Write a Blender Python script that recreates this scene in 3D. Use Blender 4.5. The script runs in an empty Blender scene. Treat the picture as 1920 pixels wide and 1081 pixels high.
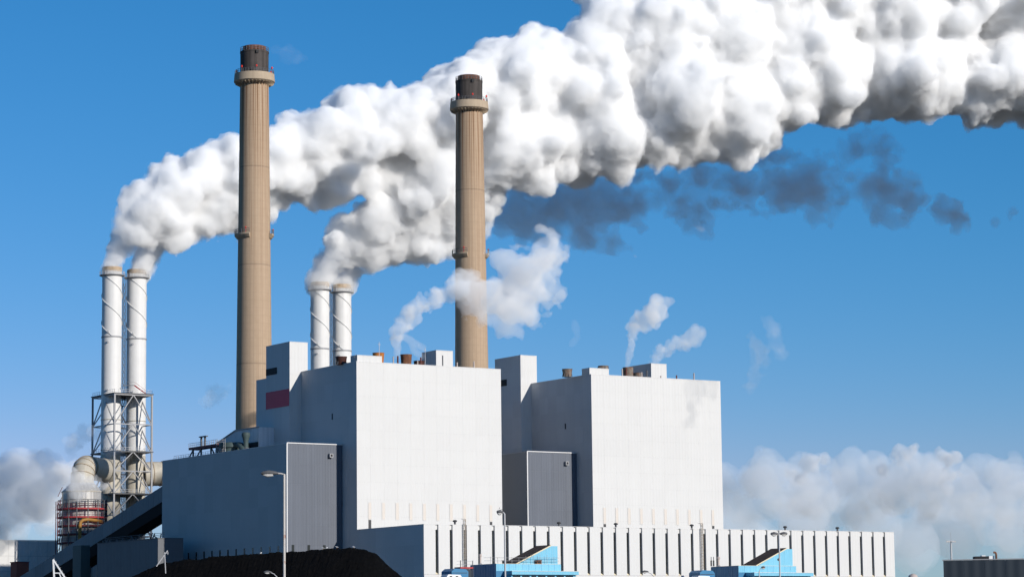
import bpy, bmesh, math, random
import numpy as np
from mathutils import Vector, Matrix

sc = bpy.context.scene
COL = sc.collection

# ------------------------------------------------------------------ camera
CAM = Vector((-370.0, -644.979, 6.0))
YAW, TILT, ROLL, FPX = 0.5793, 0.1316, -0.0115, 5035.6
_f0 = Vector((math.sin(YAW), math.cos(YAW), 0)); _r0 = Vector((math.cos(YAW), -math.sin(YAW), 0))
FWD = _f0 * math.cos(TILT) + Vector((0, 0, 1)) * math.sin(TILT)
_u = Vector((0, 0, 1)) * math.cos(TILT) - _f0 * math.sin(TILT)
RGT = _r0 * math.cos(ROLL) + _u * math.sin(ROLL)
UPV = _u * math.cos(ROLL) - _r0 * math.sin(ROLL)
cam_data = bpy.data.cameras.new('camera')
cam = bpy.data.objects.new('camera', cam_data); COL.objects.link(cam)
_m = Matrix((RGT, UPV, -FWD)).transposed().to_4x4(); _m.translation = CAM
cam.matrix_world = _m
cam_data.sensor_width = 36; cam_data.lens = 36 * FPX / 1920
cam_data.clip_start = 1; cam_data.clip_end = 90000
sc.camera = cam

# ------------------------------------------------------------------ sky and sun
SUN_DIR = Vector((0.245, -1.0, 0.395)).normalized()
world = bpy.data.worlds.new('World'); sc.world = world; world.use_nodes = True
wn = world.node_tree
sky = wn.nodes.new('ShaderNodeTexSky'); sky.sky_type = 'NISHITA'; sky.sun_disc = False
sky.sun_elevation = math.asin(SUN_DIR.z); sky.sun_rotation = math.atan2(SUN_DIR.x, SUN_DIR.y)
sky.air_density = 1.0; sky.dust_density = 0.0; sky.ozone_density = 10.0; sky.altitude = 0
# one colour grade for the whole sky: deeper blue overhead, paler haze low down
sep = wn.nodes.new('ShaderNodeSeparateColor'); com = wn.nodes.new('ShaderNodeCombineColor')
wn.links.new(sky.outputs[0], sep.inputs[0])
def _wm(op, a, b):
    q = wn.nodes.new('ShaderNodeMath'); q.operation = op
    for k, v in ((0, a), (1, b)):
        if isinstance(v, (int, float)): q.inputs[k].default_value = v
        else: wn.links.new(v, q.inputs[k])
    return q.outputs[0]
r2 = _wm('MULTIPLY', _wm('MULTIPLY', sep.outputs[0], sep.outputs[0]), 0.72)
wn.links.new(_wm('MINIMUM', r2, _wm('MULTIPLY', sep.outputs[1], 0.68)), com.inputs[0])
wn.links.new(_wm('MULTIPLY', sep.outputs[1], 1.01), com.inputs[1]); wn.links.new(sep.outputs[2], com.inputs[2])
wn.links.new(com.outputs[0], wn.nodes['Background'].inputs[0])
wn.nodes['Background'].inputs[1].default_value = 0.104
sl = bpy.data.lights.new('sun', 'SUN'); sl.energy = 5.0; sl.angle = math.radians(0.5); sl.color = (1.0, 0.95, 0.875)
so = bpy.data.objects.new('sun', sl); COL.objects.link(so)
so.rotation_euler = (-SUN_DIR).to_track_quat('-Z', 'Y').to_euler()
so.location = (0, -300, 300)
vs = sc.view_settings
vs.view_transform = 'Standard'; vs.look = 'None'; vs.exposure = 0.0; vs.gamma = 1.0; vs.use_curve_mapping = False
cy = sc.cycles
cy.max_bounces = 32; cy.diffuse_bounces = 4; cy.glossy_bounces = 3; cy.volume_bounces = 28; cy.transparent_max_bounces = 24
cy.use_adaptive_sampling = True; cy.adaptive_threshold = 0.03; cy.use_denoising = True

# ------------------------------------------------------------------ helpers
def at(px, py, depth):
    return CAM + (FWD + RGT * ((px - 960) / FPX) - UPV * ((py - 540.5) / FPX)) * depth
def on_y(px, py, Y):
    d = FWD + RGT * ((px - 960) / FPX) - UPV * ((py - 540.5) / FPX)
    return CAM + d * ((Y - CAM.y) / d.y)

def tag(o, label=None, cat=None, group=None, kind=None):
    if label: o['label'] = label
    if cat: o['category'] = cat
    if group: o['group'] = group
    if kind: o['kind'] = kind
    return o
def empty(name, loc=(0, 0, 0), rz=0.0, parent=None):
    o = bpy.data.objects.new(name, None); o.empty_display_size = 1.0
    COL.objects.link(o); o.location = loc; o.rotation_euler = (0, 0, rz)
    if parent: o.parent = parent
    return o
def link_mesh(name, me, parent=None, loc=None):
    o = bpy.data.objects.new(name, me); COL.objects.link(o)
    if parent: o.parent = parent
    if loc is not None: o.location = loc
    return o
def copy_tree(o, parent=None):
    c = o.copy(); COL.objects.link(c); c.parent = parent
    for ch in o.children: copy_tree(ch, c)
    return c

class MB:
    """collects shapes into one bmesh"""
    def __init__(s): s.bm = bmesh.new()
    def box(s, x0, x1, y0, y1, z0, z1, bev=0.0):
        v = [s.bm.verts.new(p) for p in ((x0, y0, z0), (x1, y0, z0), (x1, y1, z0), (x0, y1, z0), (x0, y0, z1), (x1, y0, z1), (x1, y1, z1), (x0, y1, z1))]
        for f in ((3, 2, 1, 0), (4, 5, 6, 7), (0, 1, 5, 4), (1, 2, 6, 5), (2, 3, 7, 6), (3, 0, 4, 7)): s.bm.faces.new([v[i] for i in f])
        return s
    def prism(s, poly, y0, y1):
        """polygon in x,z (counter-clockwise seen from -y) extruded along y"""
        a = [s.bm.verts.new((x, y0, z)) for x, z in poly]; b = [s.bm.verts.new((x, y1, z)) for x, z in poly]
        n = len(poly); s.bm.faces.new(a); s.bm.faces.new(b[::-1])
        for i in range(n): s.bm.faces.new((a[(i + 1) % n], a[i], b[i], b[(i + 1) % n]))
        return s
    def tube(s, pts, r, n=8, caps=True, radii=None):
        pts = [Vector(p) for p in pts]; rings = []
        up = None
        for i, p in enumerate(pts):
            d = (pts[min(i + 1, len(pts) - 1)] - pts[max(i - 1, 0)]).normalized()
            if up is None:
                up = Vector((0, 0, 1)) if abs(d.z) < 0.9 else Vector((1, 0, 0))
            a = (up - d * up.dot(d))
            if a.length < 1e-4: a = d.orthogonal()
            a.normalize(); b = d.cross(a); up = a
            rr = radii[i] if radii else r
            rings.append([s.bm.verts.new(p + (a * math.cos(t) + b * math.sin(t)) * rr) for t in [2 * math.pi * k / n for k in range(n)]])
        for q, w in zip(rings, rings[1:]):
            for k in range(n): s.bm.faces.new((q[k], q[(k + 1) % n], w[(k + 1) % n], w[k]))
        if caps: s.bm.faces.new(rings[0][::-1]); s.bm.faces.new(rings[-1])
        return s
    def bar(s, a, b, w, h=None):
        h = h or w; a = Vector(a); b = Vector(b); d = (b - a).normalized()
        up = Vector((0, 0, 1)) if abs(d.z) < 0.9 else Vector((0, 1, 0))
        x = d.cross(up).normalized() * (w / 2); y = d.cross(x).normalized() * (h / 2)
        v = [s.bm.verts.new(p + i * x + j * y) for p in (a, b) for i, j in ((-1, -1), (1, -1), (1, 1), (-1, 1))]
        for f in ((0, 1, 2, 3), (7, 6, 5, 4), (0, 4, 5, 1), (1, 5, 6, 2), (2, 6, 7, 3), (3, 7, 4, 0)): s.bm.faces.new([v[i] for i in f])
        return s
    def lathe(s, prof, n=48, c=(0, 0), a0=0.0, a1=2 * math.pi, closed=False):
        full = abs(a1 - a0 - 2 * math.pi) < 1e-6
        m = n if full else n + 1
        rings = []
        for r, z in prof:
            rings.append([s.bm.verts.new((c[0] + r * math.cos(a0 + (a1 - a0) * k / n), c[1] + r * math.sin(a0 + (a1 - a0) * k / n), z)) for k in range(m)])
        pr = list(zip(rings, rings[1:]))
        if closed: pr.append((rings[-1], rings[0]))
        for q, w in pr:
            for k in range(n): s.bm.faces.new((q[k], q[(k + 1) % m], w[(k + 1) % m], w[k]))
        if not full and closed:
            s.bm.faces.new([q[0] for q in rings]); s.bm.faces.new([q[-1] for q in rings][::-1])
        return s
    def mesh(s, name, mat, smooth=False):
        bmesh.ops.recalc_face_normals(s.bm, faces=s.bm.faces[:])
        me = bpy.data.meshes.new(name); s.bm.to_mesh(me); s.bm.free()
        if mat: me.materials.append(mat)
        if smooth:
            me.polygons.foreach_set('use_smooth', [True] * len(me.polygons))
            try: me.set_sharp_from_angle(angle=math.radians(40))
            except Exception: pass
        return me
    def build(s, name, mat, parent=None, loc=None, smooth=False):
        return link_mesh(name, s.mesh(name, mat, smooth), parent, loc)

# ------------------------------------------------------------------ materials
def new_mat(name):
    m = bpy.data.materials.new(name); m.use_nodes = True
    return m, m.node_tree, m.node_tree.nodes['Principled BSDF']
def paint(name, col, rough=0.6, var=0.06, scale=0.25, rib=0.0, rib_period=0.9, rib_axis='X', metal=0.0, rand=0.0, rust=0.0, rust_col=(0.19, 0.07, 0.025), spec=0.3, streak=0.0, bump=0.0):
    """painted sheet: mottling, optional vertical streaks, panel-to-panel tone, ribs and rust"""
    m, t, b = new_mat(name); N = t.nodes; L = t.links
    b.inputs['Roughness'].default_value = rough; b.inputs['Metallic'].default_value = metal
    b.inputs['Specular IOR Level'].default_value = spec
    geo = N.new('ShaderNodeNewGeometry')
    no = N.new('ShaderNodeTexNoise'); no.inputs['Scale'].default_value = scale; no.inputs['Detail'].default_value = 6; no.inputs['Roughness'].default_value = 0.65
    L.new(geo.outputs['Position'], no.inputs['Vector'])
    mr = N.new('ShaderNodeMapRange'); mr.inputs[1].default_value = 0.3; mr.inputs[2].default_value = 0.7; mr.inputs[3].default_value = 1 - var; mr.inputs[4].default_value = 1 + var
    L.new(no.outputs['Fac'], mr.inputs[0]); fac = mr.outputs[0]
    def mul(a, sock):
        q = N.new('ShaderNodeMath'); q.operation = 'MULTIPLY'; L.new(a, q.inputs[0]); L.new(sock, q.inputs[1]); return q.outputs[0]
    if streak:
        mp = N.new('ShaderNodeMapping'); mp.inputs['Scale'].default_value = (1.3, 1.3, 0.03); L.new(geo.outputs['Position'], mp.inputs[0])
        n2 = N.new('ShaderNodeTexNoise'); n2.inputs['Scale'].default_value = 1.0; n2.inputs['Detail'].default_value = 4; L.new(mp.outputs[0], n2.inputs['Vector'])
        m2 = N.new('ShaderNodeMapRange'); m2.inputs[1].default_value = 0.3; m2.inputs[2].default_value = 0.7; m2.inputs[3].default_value = 1 - streak; m2.inputs[4].default_value = 1 + streak * 0.4
        L.new(n2.outputs['Fac'], m2.inputs[0]); fac = mul(fac, m2.outputs[0])
    if rand:
        oi = N.new('ShaderNodeObjectInfo')
        m3 = N.new('ShaderNodeMapRange'); m3.inputs[3].default_value = 1 - rand; m3.inputs[4].default_value = 1 + rand
        L.new(oi.outputs['Random'], m3.inputs[0]); fac = mul(fac, m3.outputs[0])
    vm = N.new('ShaderNodeVectorMath'); vm.operation = 'SCALE'; vm.inputs[0].default_value = col; L.new(fac, vm.inputs['Scale'])
    outc = vm.outputs[0]
    if rust:
        nr = N.new('ShaderNodeTexNoise'); nr.inputs['Scale'].default_value = 1.1; nr.inputs['Detail'].default_value = 8; nr.inputs['Roughness'].default_value = 0.7
        L.new(geo.outputs['Position'], nr.inputs['Vector'])
        rr = N.new('ShaderNodeMapRange'); rr.inputs[1].default_value = 0.62 - rust * 0.25; rr.inputs[2].default_value = 0.70 - rust * 0.2; L.new(nr.outputs['Fac'], rr.inputs[0])
        mx = N.new('ShaderNodeMix'); mx.data_type = 'RGBA'; L.new(rr.outputs[0], mx.inputs['Factor']); L.new(outc, mx.inputs['A']); mx.inputs['B'].default_value = (*rust_col, 1); outc = mx.outputs['Result']
    L.new(outc, b.inputs['Base Color'])
    if rib:
        sx = N.new('ShaderNodeSeparateXYZ'); L.new(geo.outputs['Position'], sx.inputs[0])
        w = N.new('ShaderNodeMath'); w.operation = 'MULTIPLY'; L.new(sx.outputs[rib_axis], w.inputs[0]); w.inputs[1].default_value = 2 * math.pi / rib_period
        si = N.new('ShaderNodeMath'); si.operation = 'SINE'; L.new(w.outputs[0], si.inputs[0])
        bu = N.new('ShaderNodeBump'); bu.inputs['Strength'].default_value = 1.0; bu.inputs['Distance'].default_value = rib
        L.new(si.outputs[0], bu.inputs['Height']); L.new(bu.outputs[0], b.inputs['Normal'])
    elif bump:
        bu = N.new('ShaderNodeBump'); bu.inputs['Strength'].default_value = 1.0; bu.inputs['Distance'].default_value = bump
        L.new(no.outputs['Fac'], bu.inputs['Height']); L.new(bu.outputs[0], b.inputs['Normal'])
    return m

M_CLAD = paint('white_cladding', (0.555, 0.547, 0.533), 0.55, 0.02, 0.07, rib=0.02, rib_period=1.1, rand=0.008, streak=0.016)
M_CLAD_SHADE = paint('shaded_white_cladding', (0.48, 0.48, 0.485), 0.6, 0.02, 0.15, rib=0.012, rib_period=1.1, rib_axis='Y', rand=0.035, streak=0.03)  # darker copy of the white cladding; left-wall shade put into the colour
M_CORE = paint('wall_core', (0.34, 0.34, 0.345), 0.8, 0.03)
M_ROOF = paint('bitumen_roof', (0.10, 0.10, 0.105), 0.9, 0.1, 0.4)
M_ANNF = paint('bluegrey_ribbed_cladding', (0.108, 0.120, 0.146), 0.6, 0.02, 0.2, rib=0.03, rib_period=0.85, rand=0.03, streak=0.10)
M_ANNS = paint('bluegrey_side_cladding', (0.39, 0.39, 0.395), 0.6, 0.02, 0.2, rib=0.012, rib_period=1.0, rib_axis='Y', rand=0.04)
M_FLASH = paint('pale_flashing', (0.62, 0.61, 0.60), 0.4, 0.02)
M_GLASS = paint('dark_strip_glass', (0.018, 0.022, 0.022), 0.25, 0.1, spec=0.5)
M_LOUV = paint('black_louvre', (0.012, 0.012, 0.014), 0.7, 0.1)
M_SIGN = paint('dark_red_sign', (0.50, 0.026, 0.065), 0.5, 0.03)
M_BEIGE = paint('beige_translucent_strip', (0.575, 0.52, 0.465), 0.4, 0.02)
M_FRAMEB = paint('cream_frame', (0.56, 0.54, 0.515), 0.5, 0.02)
M_VENT = paint('dark_grey_vent', (0.05, 0.05, 0.052), 0.6, 0.1)
M_STEEL = paint('galvanised_steel', (0.26, 0.26, 0.27), 0.5, 0.08, 0.8, spec=0.4)
M_DSTEEL = paint('dark_steel', (0.085, 0.09, 0.10), 0.6, 0.1, 0.8)
M_WSTACK = paint('white_stack_paint', (0.62, 0.61, 0.595), 0.5, 0.03, 0.3, streak=0.07)
M_RIM = paint('tan_stack_rim', (0.40, 0.30, 0.20), 0.7, 0.08, 0.5, streak=0.25)
M_CREAM = paint('cream_duct_steel', (0.42, 0.385, 0.32), 0.5, 0.06, 0.3, streak=0.12)
M_SILVER = paint('silver_sheet_steel', (0.40, 0.39, 0.38), 0.42, 0.05, 0.4, metal=0.2, streak=0.14, rib=0.02, rib_period=1.2)
M_RED = paint('red_painted_steel', (0.33, 0.035, 0.04), 0.6, 0.1, 0.8)
M_DRED = paint('dark_red_steel', (0.11, 0.018, 0.022), 0.6, 0.1, 0.8)
M_RUST = paint('rusty_sheet', (0.13, 0.055, 0.03), 0.85, 0.25, 1.2, streak=0.3, rust=0.5, rust_col=(0.22, 0.10, 0.05))
M_DRUST = paint('dark_rusty_sheet', (0.060, 0.022, 0.016), 0.85, 0.2, 1.0, streak=0.3)
M_ORUST = paint('orange_rust', (0.42, 0.15, 0.03), 0.85, 0.12, 1.2, streak=0.25)
M_WRUST = paint('weathered_rusty_zinc', (0.19, 0.16, 0.13), 0.7, 0.2, 1.2, streak=0.4, rust=0.45, rust_col=(0.17, 0.06, 0.025))
M_PIPE = paint('brown_vent_pipe', (0.12, 0.04, 0.03), 0.75, 0.2, 1.5, streak=0.3)
M_LPIPE = paint('pale_vent_pipe', (0.42, 0.36, 0.33), 0.6, 0.1, 1.5)
M_COLLAR = paint('pale_concrete', (0.38, 0.30, 0.215), 0.85, 0.06, 0.5, streak=0.10)
M_CAP = paint('sooty_concrete', (0.064, 0.055, 0.051), 0.85, 0.15, 0.35, streak=0.45)
M_LINER = paint('brick_liner', (0.19, 0.085, 0.055), 0.85, 0.2, 0.9, streak=0.55)
M_YELLOW = paint('yellow_pipe_paint', (0.30, 0.15, 0.035), 0.6, 0.12, 0.8)
M_CONV = paint('grey_conveyor_sheet', (0.20, 0.205, 0.215), 0.6, 0.04, 0.3, rib=0.02, rib_period=1.2, rib_axis='Y', rand=0.08, streak=0.06)
M_CONVD = paint('black_conveyor_underside', (0.018, 0.018, 0.02), 0.8, 0.1)
M_LOW = paint('dark_grey_sheet', (0.125, 0.13, 0.14), 0.65, 0.05, 0.3, rib=0.02, rib_period=1.0, rib_axis='Y', rand=0.05, streak=0.05)
M_GREEN = paint('dark_green_steel', (0.05, 0.075, 0.075), 0.6, 0.08, 0.6)
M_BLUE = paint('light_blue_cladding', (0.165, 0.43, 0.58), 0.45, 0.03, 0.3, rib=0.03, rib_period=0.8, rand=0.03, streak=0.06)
M_BLUED = paint('navy_and_shaded_blue_cladding', (0.035, 0.16, 0.30), 0.5, 0.03, 0.3, rib=0.02, rib_period=0.8, rib_axis='Y', rand=0.03)  # shade of the blue side walls put into the colour; also navy housings
M_BROOF = paint('brown_black_roofing', (0.036, 0.024, 0.022), 0.85, 0.12, 1.0)
M_TRIM = paint('cream_verge_trim', (0.62, 0.54, 0.38), 0.5, 0.04)
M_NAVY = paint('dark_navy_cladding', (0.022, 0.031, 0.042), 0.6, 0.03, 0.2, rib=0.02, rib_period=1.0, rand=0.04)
M_POLE = paint('rust_spotted_white_pole', (0.46, 0.43, 0.40), 0.55, 0.06, 2.0, rust=0.25, rust_col=(0.30, 0.11, 0.04))
M_GPOLE = paint('galvanised_pole', (0.42, 0.42, 0.43), 0.45, 0.06, 2.0)
M_HEAD = paint('lamp_housing_grey', (0.10, 0.10, 0.105), 0.5, 0.08, 3.0)
M_LENS = paint('lamp_lens', (0.55, 0.53, 0.50), 0.25, 0.03)
M_WHITE = paint('white_paint', (0.66, 0.66, 0.66), 0.5, 0.04, 0.8)
M_FEATHER = paint('white_feathers', (0.7, 0.7, 0.7), 0.8, 0.03, 6.0)
M_AVI = paint('red_aviation_lamp', (0.55, 0.03, 0.02), 0.4, 0.05)

def coal_mat():
    m, t, b = new_mat('coal'); N = t.nodes; L = t.links
    b.inputs['Roughness'].default_value = 0.9; b.inputs['Specular IOR Level'].default_value = 0.06
    g = N.new('ShaderNodeNewGeometry'); n = N.new('ShaderNodeTexNoise'); n.inputs['Scale'].default_value = 1.2; n.inputs['Detail'].default_value = 10; n.inputs['Roughness'].default_value = 0.75
    L.new(g.outputs['Position'], n.inputs['Vector'])
    cr = N.new('ShaderNodeValToRGB'); cr.color_ramp.elements[0].position = 0.35; cr.color_ramp.elements[0].color = (0.0012, 0.0012, 0.0015, 1); cr.color_ramp.elements[1].position = 0.75; cr.color_ramp.elements[1].color = (0.006, 0.0055, 0.0055, 1)
    L.new(n.outputs['Fac'], cr.inputs[0]); L.new(cr.outputs[0], b.inputs['Base Color'])
    bu = N.new('ShaderNodeBump'); bu.inputs['Distance'].default_value = 0.5; L.new(n.outputs['Fac'], bu.inputs['Height']); L.new(bu.outputs[0], b.inputs['Normal'])
    return m
M_COAL = coal_mat()
def ground_mat():
    m, t, b = new_mat('industrial_ground'); N = t.nodes; L = t.links
    b.inputs['Roughness'].default_value = 0.95
    g = N.new('ShaderNodeNewGeometry'); n = N.new('ShaderNodeTexNoise'); n.inputs['Scale'].default_value = 0.03; n.inputs['Detail'].default_value = 10
    L.new(g.outputs['Position'], n.inputs['Vector'])
    cr = N.new('ShaderNodeValToRGB'); cr.color_ramp.elements[0].position = 0.35; cr.color_ramp.elements[0].color = (0.04, 0.04, 0.038, 1); cr.color_ramp.elements[1].position = 0.65; cr.color_ramp.elements[1].color = (0.09, 0.085, 0.07, 1)
    L.new(n.outputs['Fac'], cr.inputs[0]); L.new(cr.outputs[0], b.inputs['Base Color'])
    return m
def chimney_mat():
    """tan board-marked concrete: vertical form lines, lift joints, water stains below the collar (object space, z up)"""
    m, t, b = new_mat('tan_chimney_concrete'); N = t.nodes; L = t.links
    b.inputs['Roughness'].default_value = 0.88; b.inputs['Specular IOR Level'].default_value = 0.2
    tc = N.new('ShaderNodeTexCoord'); sx = N.new('ShaderNodeSeparateXYZ'); L.new(tc.outputs['Object'], sx.inputs[0])
    an = N.new('ShaderNodeMath'); an.operation = 'ARCTAN2'; L.new(sx.outputs['Y'], an.inputs[0]); L.new(sx.outputs['X'], an.inputs[1])
    def math2(op, a, bb, c=None):
        q = N.new('ShaderNodeMath'); q.operation = op
        for i, v in enumerate((a, bb, c)):
            if v is None: continue
            if isinstance(v, (int, float)): q.inputs[i].default_value = v
            else: L.new(v, q.inputs[i])
        return q.outputs[0]
    def line(sock, period, width):
        fr = math2('FRACT', math2('DIVIDE', sock, period), 0)
        d = math2('ABSOLUTE', math2('SUBTRACT', fr, 0.5), 0)
        mr = N.new('ShaderNodeMapRange'); mr.inputs[1].default_value = 0.5 - width; mr.inputs[2].default_value = 0.5; L.new(d, mr.inputs[0]); return mr.outputs[0]
    vline = line(an.outputs[0], 2 * math.pi / 24, 0.07)
    hline = line(sx.outputs['Z'], 2.4, 0.06)
    hbig = line(sx.outputs['Z'], 31.0, 0.012)
    # angular streaks, stretched along z
    cv = N.new('ShaderNodeCombineXYZ'); L.new(math2('MULTIPLY', an.outputs[0], 7.0), cv.inputs[0]); L.new(math2('MULTIPLY', sx.outputs['Z'], 0.012), cv.inputs[1])
    ns = N.new('ShaderNodeTexNoise'); ns.inputs['Scale'].default_value = 1.6; ns.inputs['Detail'].default_value = 5; L.new(cv.outputs[0], ns.inputs['Vector'])
    nm = N.new('ShaderNodeTexNoise'); nm.inputs['Scale'].default_value = 0.5; nm.inputs['Detail'].default_value = 8; nm.inputs['Roughness'].default_value = 0.7; L.new(tc.outputs['Object'], nm.inputs['Vector'])
    top = N.new('ShaderNodeMapRange'); top.inputs[1].default_value = 120; top.inputs[2].default_value = 181; L.new(sx.outputs['Z'], top.inputs[0])
    st = N.new('ShaderNodeMapRange'); st.inputs[1].default_value = 0.46; st.inputs[2].default_value = 0.68; L.new(ns.outputs['Fac'], st.inputs[0])
    stain = math2('MULTIPLY', st.outputs[0], math2('MULTIPLY_ADD', top.outputs[0], 0.85, 0.18))
    c0 = N.new('ShaderNodeMix'); c0.data_type = 'RGBA'; L.new(nm.outputs['Fac'], c0.inputs['Factor']); c0.inputs['A'].default_value = (0.34, 0.245, 0.165, 1); c0.inputs['B'].default_value = (0.44, 0.325, 0.225, 1)
    c1 = N.new('ShaderNodeMix'); c1.data_type = 'RGBA'; L.new(stain, c1.inputs['Factor']); L.new(c0.outputs['Result'], c1.inputs['A']); c1.inputs['B'].default_value = (0.19, 0.10, 0.05, 1)
    ln = math2('MAXIMUM', math2('MULTIPLY', vline, math2('MULTIPLY_ADD', nm.outputs['Fac'], 0.6, 0.02)), math2('MAXIMUM', math2('MULTIPLY', hline, 0.12), math2('MULTIPLY', hbig, 0.4)))
    c2 = N.new('ShaderNodeMix'); c2.data_type = 'RGBA'; L.new(ln, c2.inputs['Factor']); L.new(c1.outputs['Result'], c2.inputs['A']); c2.inputs['B'].default_value = (0.10, 0.075, 0.055, 1)
    L.new(c2.outputs['Result'], b.inputs['Base Color'])
    bu = N.new('ShaderNodeBump'); bu.inputs['Distance'].default_value = 0.08; bu.invert = True; L.new(ln, bu.inputs['Height']); L.new(bu.outputs[0], b.inputs['Normal'])
    return m
M_CHIM = chimney_mat()
def steam_mat(name, density, color=(1, 1, 1), g=-0.3):
    m = bpy.data.materials.new(name); m.use_nodes = True; t = m.node_tree
    for n in list(t.nodes):
        if n.type != 'OUTPUT_MATERIAL': t.nodes.remove(n)
    out = t.nodes[0]
    v = t.nodes.new('ShaderNodeVolumeScatter'); v.inputs['Color'].default_value = (*color, 1); v.inputs['Density'].default_value = density; v.inputs['Anisotropy'].default_value = g
    t.links.new(v.outputs[0], out.inputs['Volume'])
    return m

# ------------------------------------------------------------------ ground
g = MB(); s = 40000
vv = [g.bm.verts.new(p) for p in ((-s, -s, 0), (s, -s, 0), (s, s, 0), (-s, s, 0))]; g.bm.faces.new(vv)
tag(g.build('ground', ground_mat()), kind='structure')

# ------------------------------------------------------------------ plant geometry constants (metres)
S = 79.321                    # spacing of the two units along x
WX, ZR, ZH = 47.72, 84.29, 37.75
YT, ZT, TX0, TX1, TYB = 31.86, 92.81, -3.74, 2.11, 46.25
YA, ZA, AX0, AYB = 7.95, 61.60, -17.61, 86.2
YH, XH = -35.52, 163.5

_panel_cache = {}
def panels(parent, face, a0, a1, z0, z1, na, nz, pos, mat, gap=0.012, thick=0.03, name='cladding_panel', skip=None):
    """grid of cladding panels on a wall. face 'F' faces -y at y=pos; face 'L' faces -x at x=pos."""
    w = (a1 - a0) / na; h = (z1 - z0) / nz
    key = (face, round(w, 3), round(h, 3), mat.name, gap, thick)
    if key not in _panel_cache:
        b = MB(); e = gap / 2
        if face == 'F': b.box(e, w - e, -thick, -0.003, e, h - e)
        else: b.box(-thick, -0.003, e, w - e, e, h - e)
        _panel_cache[key] = b.mesh(name, mat)
    me = _panel_cache[key]
    for i in range(na):
        for j in range(nz):
            if skip and skip(i, j): continue
            if face == 'F': link_mesh(name, me, parent, (a0 + i * w, pos, z0 + j * h))
            else: link_mesh(name, me, parent, (pos, a0 + i * w, z0 + j * h))

# ------------------------------------------------------------------ boiler houses
def make_boiler_house():
    r = empty('boiler_house')
    w = MB().box(0, WX, 0, 56, 0, ZR - 0.25).build('main_block', M_CORE, r)
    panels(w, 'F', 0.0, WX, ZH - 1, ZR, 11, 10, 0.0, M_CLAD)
    panels(w, 'L', -0.08, YT, 30, ZR, 7, 11, 0.0, M_CLAD_SHADE)
    MB().box(0.1, WX - 0.1, 0.1, 55.9, ZR - 0.24, ZR - 0.12).build('roof', M_ROOF, r)
    MB().box(-0.10, WX + 0.05, -0.10, 0.12, ZR + 0.005, ZR + 0.12).box(-0.10, 0.12, 0.13, YT - 0.1, ZR + 0.005, ZR + 0.12).build('parapet_flashing', M_FLASH, r)
    t = MB().box(TX0, TX1, YT, TYB, 0, ZT - 0.1).box(TX0, -0.05, TYB + 0.01, 52.4, 0, 83.5).build('stair_tower', M_CORE, r)
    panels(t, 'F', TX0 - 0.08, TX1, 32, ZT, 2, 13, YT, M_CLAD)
    panels(t, 'L', YT - 0.003, TYB, 32, ZT, 3, 13, TX0, M_CLAD_SHADE)
    panels(t, 'L', TYB + 0.01, 52.4, 32, 83.55, 1, 11, TX0, M_CLAD_SHADE)
    MB().box(TX0 - 0.10, TX1 + 0.02, YT - 0.10, TYB, ZT + 0.005, ZT + 0.10).build('tower_coping', M_FLASH, r)
    lv = MB().box(TX0 - 0.12, TX0 - 0.085, 39.5, TYB - 0.02, 84.25, 86.2)
    lv.build('louvre_opening', M_LOUV, r)
    MB().box(-0.13, -0.085, 13.3, 13.9, 69.2, 70.9).build('wall_slit', M_VENT, r)
    sh = MB().box(0, 0.82, -0.115, -0.083, 0, 4.5).mesh('light_strip', M_BEIGE)
    fb = MB()
    for x0, x1, z0, z1 in ((-0.12, 0.0, -0.12, 4.62), (0.82, 0.94, -0.12, 4.62), (0, 0.82, -0.12, 0), (0, 0.82, 4.5, 4.62)): fb.box(x0, x1, -0.13, -0.083, z0, z1)
    fm = fb.mesh('frame', M_FRAMEB)
    for k in range(10):
        o = link_mesh('light_strip', sh, r, (4.04 - 0.41 + k * 4.42, 0, 40.8)); link_mesh('frame', fm, o)
    for x, z0, z1, wd in ((4.04, 38.0, 40.55, 0.85), (43.85, 39.6, 40.6, 0.8)):
        MB().box(x - wd / 2, x + wd / 2, -0.12, -0.083, z0, z1).build('vent_opening', M_VENT, r)
    return r
bh1 = make_boiler_house()
bh2 = copy_tree(bh1); bh2.location = (S, 0, 0)
sg = MB().box(TX0 - 0.13, TX0 - 0.085, 32.1, TYB - 0.02, 74.45, 79.35).build('red_sign_panel', M_SIGN, bh1)
sg['label'] = 'plain dark red panel on the shaded tower wall'
tag(bh1, 'white boiler house left of the other, its tower carrying a dark red panel', 'power plant', 'boiler houses of the power station')
tag(bh2, 'white boiler house nearer the right, steam shadow on its upper right wall', 'power plant', 'boiler houses of the power station')

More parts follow.
